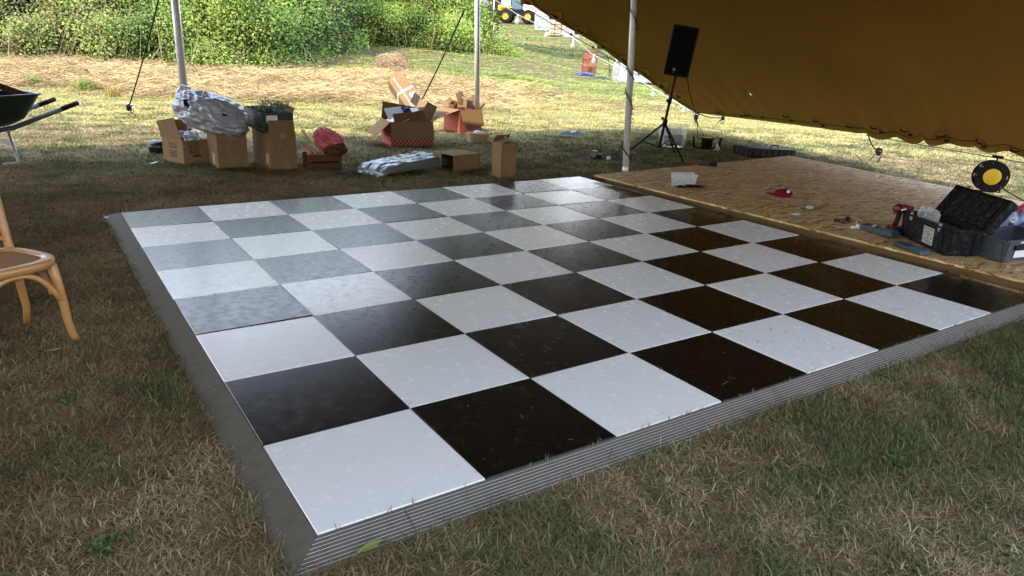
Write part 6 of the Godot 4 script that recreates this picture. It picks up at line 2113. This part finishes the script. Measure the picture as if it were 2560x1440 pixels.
func far_things():
	# rusty oil drum
	var p := far_at(1472, 182, 29.0)
	p.y = land(p.x, p.z)
	var t := thing("oil_drum", "rusty oil drum with a hole cut near its foot, standing in the sun", "oil drum", p, -30.0)
	var b := B.new()
	var prof := [Vector2(0.285, 0.0), Vector2(0.29, 0.02), Vector2(0.285, 0.05), Vector2(0.285, 0.10), Vector2(0.285, 0.27), Vector2(0.285, 0.30), Vector2(0.298, 0.315), Vector2(0.285, 0.33), Vector2(0.285, 0.58), Vector2(0.298, 0.60), Vector2(0.285, 0.62), Vector2(0.285, 0.86), Vector2(0.295, 0.875), Vector2(0.285, 0.885), Vector2(0.27, 0.87)]
	var nn := 40
	for i in prof.size() - 1:
		for k in nn:
			var a := TAU * (k + 0.5) / nn
			var fwd := absf(angle_difference(a, PI / 2))
			if i in [3] and fwd < 0.28: continue
			if i == 2 and fwd < 0.0: continue
			var a0 := TAU * k / nn
			var a1 := TAU * (k + 1) / nn
			var q: Vector2 = prof[i]
			var r: Vector2 = prof[i + 1]
			b.quad(Vector3(q.x * cos(a1), q.y, q.x * sin(a1)), Vector3(q.x * cos(a0), q.y, q.x * sin(a0)), Vector3(r.x * cos(a0), r.y, r.x * sin(a0)), Vector3(r.x * cos(a1), r.y, r.x * sin(a1)))
	part(t, "shell", b, M.rust, true)
	b = B.new()
	b.lathe([Vector2(0.28, 0.01), Vector2(0, 0.01)], 24)
	part(t, "bottom", b, M.rust)
	# pale block beside it
	p = far_at(1572, 203, 27.0)
	p.y = land(p.x, p.z)
	t = thing("stone_block", "pale square stone block beside the rusty oil drum", "stone block", p, -20.0)
	b = B.new()
	b.box(Vector3(0, 0.45, 0), Vector3(1.0, 0.60, 0.7), Basis(Vector3.UP, 0.02), 0.03)
	part(t, "upper_course", b, M.stone)
	b = B.new()
	b.box(Vector3(0.02, 0.07, 0.02), Vector3(1.08, 0.20, 0.76), Basis(), 0.03)
	part(t, "lower_course", b, M.stone)
	b = B.new()
	b.tube([far_at(1518, 138, 26.2), far_at(1524, 160, 26.2), far_at(1527, 190, 26.3), far_at(1522, 192, 26.3), far_at(1524, 172, 26.2)], 0.012, 5)
	one("black_strap", b, M.rope, "black strap hanging down beside the pale stone block", "strap", Vector3.ZERO, 0.0, true)
	p = far_at(1625, 205, 27.0)
	p.y = land(p.x, p.z)
	b = B.new()
	b.box(Vector3(0, 0.06, 0), Vector3(1.6, 0.12, 0.9), Basis(), 0.03)
	one("stone_slab", b, M.stone, "low pale slab lying right of the stone block, behind the pole", "stone slab", p, -30.0)
	# things at the drum's foot
	p = far_at(1460, 187, 28.0); p.y = land(p.x, p.z)
	one("blue_sheet", crumple(Vector3(0, 0.05, 0), Vector3(0.30, 0.07, 0.15), 52, 0.6, 12), M.blue, "crumpled blue plastic sheet at the foot of the oil drum", "plastic sheet", p, -34.0)
	p = far_at(1497, 189, 27.5); p.y = land(p.x, p.z)
	b = B.new()
	b.box(Vector3(0, 0.06, 0), Vector3(0.55, 0.05, 0.3), Basis(), 0.01)
	b.box(Vector3(0.05, 0.02, 0.05), Vector3(0.6, 0.04, 0.3), Basis(), 0.01)
	one("dark_boards", b, M.grey_plastic, "grey boards stacked flat right of the oil drum", "boards", p, -34.0)
	p = far_at(1655, 258, 20.0)
	p = Vector3(p.x, land(p.x, p.z) + 0.03, p.z)
	b = B.new()
	b.box(Vector3.ZERO, Vector3(0.65, 0.03, 0.25), Basis(), 0.005)
	one("pale_board", b, M.card_pale, "pale board lying on the sunlit lawn behind the tripod stand", "board", p, -34.0)
	# yellow loader
	p = far_at(1292, 62, 75.0)
	p.y = land(p.x, p.z)
	t = thing("loader", "yellow telescopic loader with black tyres, parked in front of dark trees", "loader", p, -34.0 - 8.0)
	for w in [[-1.0, 0.75], [1.15, 0.75], [-1.0, -0.75], [1.15, -0.75]]:
		b = B.new()
		b.lathe([Vector2(0.30, -0.2), Vector2(0.55, -0.22), Vector2(0.63, -0.14), Vector2(0.65, 0.0), Vector2(0.63, 0.14), Vector2(0.55, 0.22), Vector2(0.30, 0.2)], 28, Transform3D(Basis(Vector3.RIGHT, PI / 2), Vector3(w[0], 0.65, w[1])))
		var wh := part(t, "wheel", b, M.tyre, true)
		var rb := B.new()
		rb.lathe([Vector2(0.0, 0.12), Vector2(0.12, 0.16), Vector2(0.14, 0.08), Vector2(0.28, 0.10), Vector2(0.32, 0.21)], 24, Transform3D(Basis(Vector3.RIGHT, PI / 2), Vector3(w[0], 0.65, w[1])))
		part(wh, "rim", rb, M.loader, true)
	b = B.new()
	b.box(Vector3(0.0, 0.95, 0), Vector3(3.0, 0.5, 1.1), Basis(), 0.06)
	part(t, "chassis", b, M.black)
	b = B.new()
	b.box(Vector3(-1.25, 1.35, 0), Vector3(1.1, 0.55, 1.3), Basis(), 0.08)
	b.box(Vector3(-1.0, 1.42, 0.75), Vector3(1.2, 0.10, 0.45), Basis(), 0.03)
	part(t, "engine_cover", b, M.loader)
	b = B.new()
	b.box(Vector3(-1.75, 1.1, 0), Vector3(0.5, 0.7, 1.1), Basis(), 0.05)
	part(t, "counterweight", b, M.black)
	b = B.new()
	b.box(Vector3(0.0, 1.75, 0.1), Vector3(1.2, 1.1, 1.1), Basis(), 0.12)
	part(t, "cab", b, M.glass_dark)
	b = B.new()
	for sx in [-1, 1]:
		for sz in [-1, 1]: b.box(Vector3(sx * 0.56, 1.75, 0.1 + sz * 0.52), Vector3(0.09, 1.12, 0.09), Basis(), 0.01)
	b.box(Vector3(0, 2.34, 0.1), Vector3(1.3, 0.09, 1.2), Basis(), 0.03)
	part(t, "cab_frame", b, M.black)
	b = B.new()
	b.tube([Vector3(-0.4, 1.9, -0.4), Vector3(0.9, 2.0, 0.0), Vector3(1.6, 1.75, 0.1), Vector3(2.15, 1.25, 0.1)], [0.16, 0.17, 0.15, 0.13], 8)
	part(t, "boom", b, M.loader)
	b = B.new()
	b.box(Vector3(2.25, 0.9, 0.1), Vector3(0.12, 0.9, 1.1), Basis(), 0.03)
	b.box(Vector3(2.05, 1.1, 0.45), Vector3(0.3, 0.7, 0.12), Basis(), 0.03)
	part(t, "fork_carriage", b, M.loader)
	# timber crate and pale panels near it
	p = far_at(1392, 92, 60.0); p.y = land(p.x, p.z)
	t = thing("timber_crate", "big pale timber crate with dark straps, on the far lawn", "crate", p, -30.0)
	b = B.new()
	b.box(Vector3(0, 0.5, 0), Vector3(1.2, 0.95, 1.0), Basis(), 0.02)
	part(t, "body", b, M.card_pale)
	b = B.new()
	for y in [0.18, 0.5, 0.82]: b.box(Vector3(0, y, 0.502), Vector3(1.22, 0.04, 0.012))
	for x in [-0.25, 0.25]: b.box(Vector3(x, 0.5, 0.51), Vector3(0.05, 0.95, 0.012))
	part(t, "straps", b, M.dark_wood)
	p = far_at(1428, 95, 58.0); p.y = land(p.x, p.z)
	b = B.new()
	for k in 6: b.box(Vector3(-0.5 + 0.2 * k, 0.35, 0), Vector3(0.16, 0.7, 0.04), Basis(), 0.01)
	b.box(Vector3(0, 0.6, -0.05), Vector3(1.2, 0.06, 0.05))
	one("white_pallet", b, M.stone, "whitish pallet leaning right of the timber crate", "pallet", p, -30.0)
	p = far_at(1362, 66, 66.0); p.y = land(p.x, p.z)
	b = B.new()
	b.box(Vector3(0, 0.9, 0), Vector3(1.7, 1.8, 1.2), Basis(), 0.05)
	for k in 7: b.box(Vector3(-0.75 + 0.25 * k, 0.9, 0.61), Vector3(0.05, 1.75, 0.05))
	for k in 4: b.box(Vector3(0, 0.3 + 0.45 * k, 0.62), Vector3(1.7, 0.04, 0.04))
	one("caged_tank", b, M.stone, "pale caged liquid tank between the loader and the timber crate", "tank", p, -30.0)
	# pale post and a rounded shrub
	p = far_at(1228, 88, 50.0)
	var lp := Vector3(p.x, land(p.x, p.z), p.z)
	b = B.new()
	b.tube([Vector3.ZERO, (far_at(1237, 57, 50.0) - lp)], 0.04, 8)
	one("pale_post", b, M.card_pale, "thin pale post leaning at the right end of the bramble bank", "post", lp, 0.0, true)
	var g0 := L3(0.07, 0.13, 0.03)
	tree("round_shrub", "rounded green shrub beside the thin pale post", sl(52.0, -2.9), 2.2, [[Vector3(0, 1.2, 0), Vector3(1.3, 0.9, 1.0)]], g0, L3(0.14, 0.22, 0.05), 120)
	# stones at the far side of the right-hand lawn
	for k in 14:
		var u := 1990.0 + 200.0 * k / 13.0 + rnd(-6, 6)
		var q := far_at(u, 312 + 0.10 * (u - 1990.0) + rnd(-2, 3), 24.0)
		q.y = land(q.x, q.z)
		one("field_stone", crumple(Vector3(0, 0.05, 0), Vector3(rnd(0.10, 0.22), rnd(0.06, 0.12), rnd(0.1, 0.18)), 60 + k, 0.35, 6), M.stone, "grey field stone in the row beyond the low tent edge", "stone", q, rnd(0, 180), false, "row of field stones")
	# orange line on the far lawn
	b = B.new()
	var ln := []
	for a in [[1255, 272], [1310, 269], [1370, 272], [1440, 278], [1520, 274], [1570, 268], [1640, 258]]:
		var q := far_at(a[0], a[1], 17.0)
		for it in 8:
			var Lq := Vector2(q.x - CAM.x, q.z - CAM.z).length()
			q = far_at(a[0], a[1], Lq + (q.y - land(q.x, q.z) - 0.03) * 6.0)
		ln.append(q)
	b.tube(ln, 0.007, 5)
	one("orange_cord", b, M.rust, "thin orange-red cord lying across the sunlit lawn", "cord", Vector3.ZERO, 0.0, true)

func small_things():
	# fallen leaves
	var b := B.new()
	var lf := func(ln: float, w: float) -> B:
		var q := B.new()
		q.grid(8, 2, func(u, v): return Vector3((u - 0.5) * ln, 0.006 + 0.006 * absf(v - 0.5) * 2.0 + 0.008 * u, (v - 0.5) * w * pow(sin(PI * clampf(u, 0.02, 0.98)), 0.8)))
		return q
	one("fallen_leaf", lf.call(0.085, 0.032), M.teal_leaf if M.has("teal_leaf") else mat(L3(0.20, 0.21, 0.045), 0.6), "yellow-green fallen leaf on the front ramp of the dance floor", "leaf", gp(925, 1376, 0.018), 6.0, true)
	one("fallen_leaf", lf.call(0.07, 0.03), mat(L3(0.20, 0.18, 0.06), 0.6), "faded fallen leaf on the grass below the chair", "leaf", gp(133, 882, 0.03), -20.0, true)
	# dry clippings walked on to the floor
	b = B.new()
	for k in 120:
		var x := rnd(0.02, 4.86)
		var z := -rnd(0.0, 1.0) * rnd(0.0, 4.86)
		if k % 3 == 0: x = roundf(x / 0.61) * 0.61 + rng.randfn(0, 0.008)
		var a := rnd(0, TAU)
		var v := rnd(0.5, 1.3)
		var ln := rnd(0.006, 0.03) if k % 5 else rnd(0.03, 0.055)
		blade(b, Vector3(x, 0.0475, z), Vector3(cos(a), 0, sin(a)), ln, 0.0026, 1.35, 0.15, Color(0.24 * v, 0.19 * v, 0.11 * v))
	var o := one("grass_clippings", b, M.blade, "dry grass clippings scattered over the chequered floor", "grass clippings")
	o.set_meta("kind", "stuff")
	# blades growing up through the joints and against the edging
	b = B.new()
	for k in 130:
		var p: Vector3
		var m := k % 4
		if m == 0: p = Vector3(rnd(0.1, 4.8), 0.03, -0.61 * (rng.randi() % 8))
		elif m == 1: p = Vector3(0.61 * (rng.randi() % 8), 0.03, -rnd(0.1, 4.7))
		else: p = Vector3(rnd(0.0, 4.8), 0.035, 0.003)
		for j in 3:
			var a := rnd(0, TAU)
			var v := rnd(0.7, 1.3)
			blade(b, p + Vector3(rng.randfn(0, 0.004), 0, rng.randfn(0, 0.004)), Vector3(cos(a), 0, sin(a)), rnd(0.018, 0.04), 0.003, rnd(0.1, 0.8), 0.4, Color(0.16 * v, 0.17 * v, 0.07 * v))
	o = one("joint_grass", b, M.blade, "short grass blades poking up through the joints of the floor", "grass")
	o.set_meta("kind", "stuff")
	# weeds: low broad-leaved rosettes in the near lawn
	for a in [[2245, 1170, "broad-leaved weed in the greener lawn off the front ramp"], [270, 1380, "broad-leaved weed in the brown lawn off the mitred corner of the floor"], [170, 1010, "broad-leaved weed in the lawn near the chair leg"]]:
		b = B.new()
		for k in 26:
			var an := rnd(0, TAU)
			var v := rnd(0.7, 1.2)
			b.col = Color(0.09 * v, 0.135 * v, 0.045 * v)
			var d := Vector3(cos(an), 0, sin(an))
			var s := d.cross(Vector3.UP) * rnd(0.005, 0.009)
			var ln := rnd(0.015, 0.045)
			var y := Vector3.UP * rnd(0.012, 0.03)
			var o2 := Vector3(rng.randfn(0, 0.02), 0.01, rng.randfn(0, 0.02))
			b.quad(o2, o2 + d * ln * 0.5 + s + y, o2 + d * ln + y * 0.8, o2 + d * ln * 0.5 - s + y)
		one("weed_rosette", b, M.leaf, a[2], "weed", gp(a[0], a[1]), 0.0, false, "weeds in the near lawn")
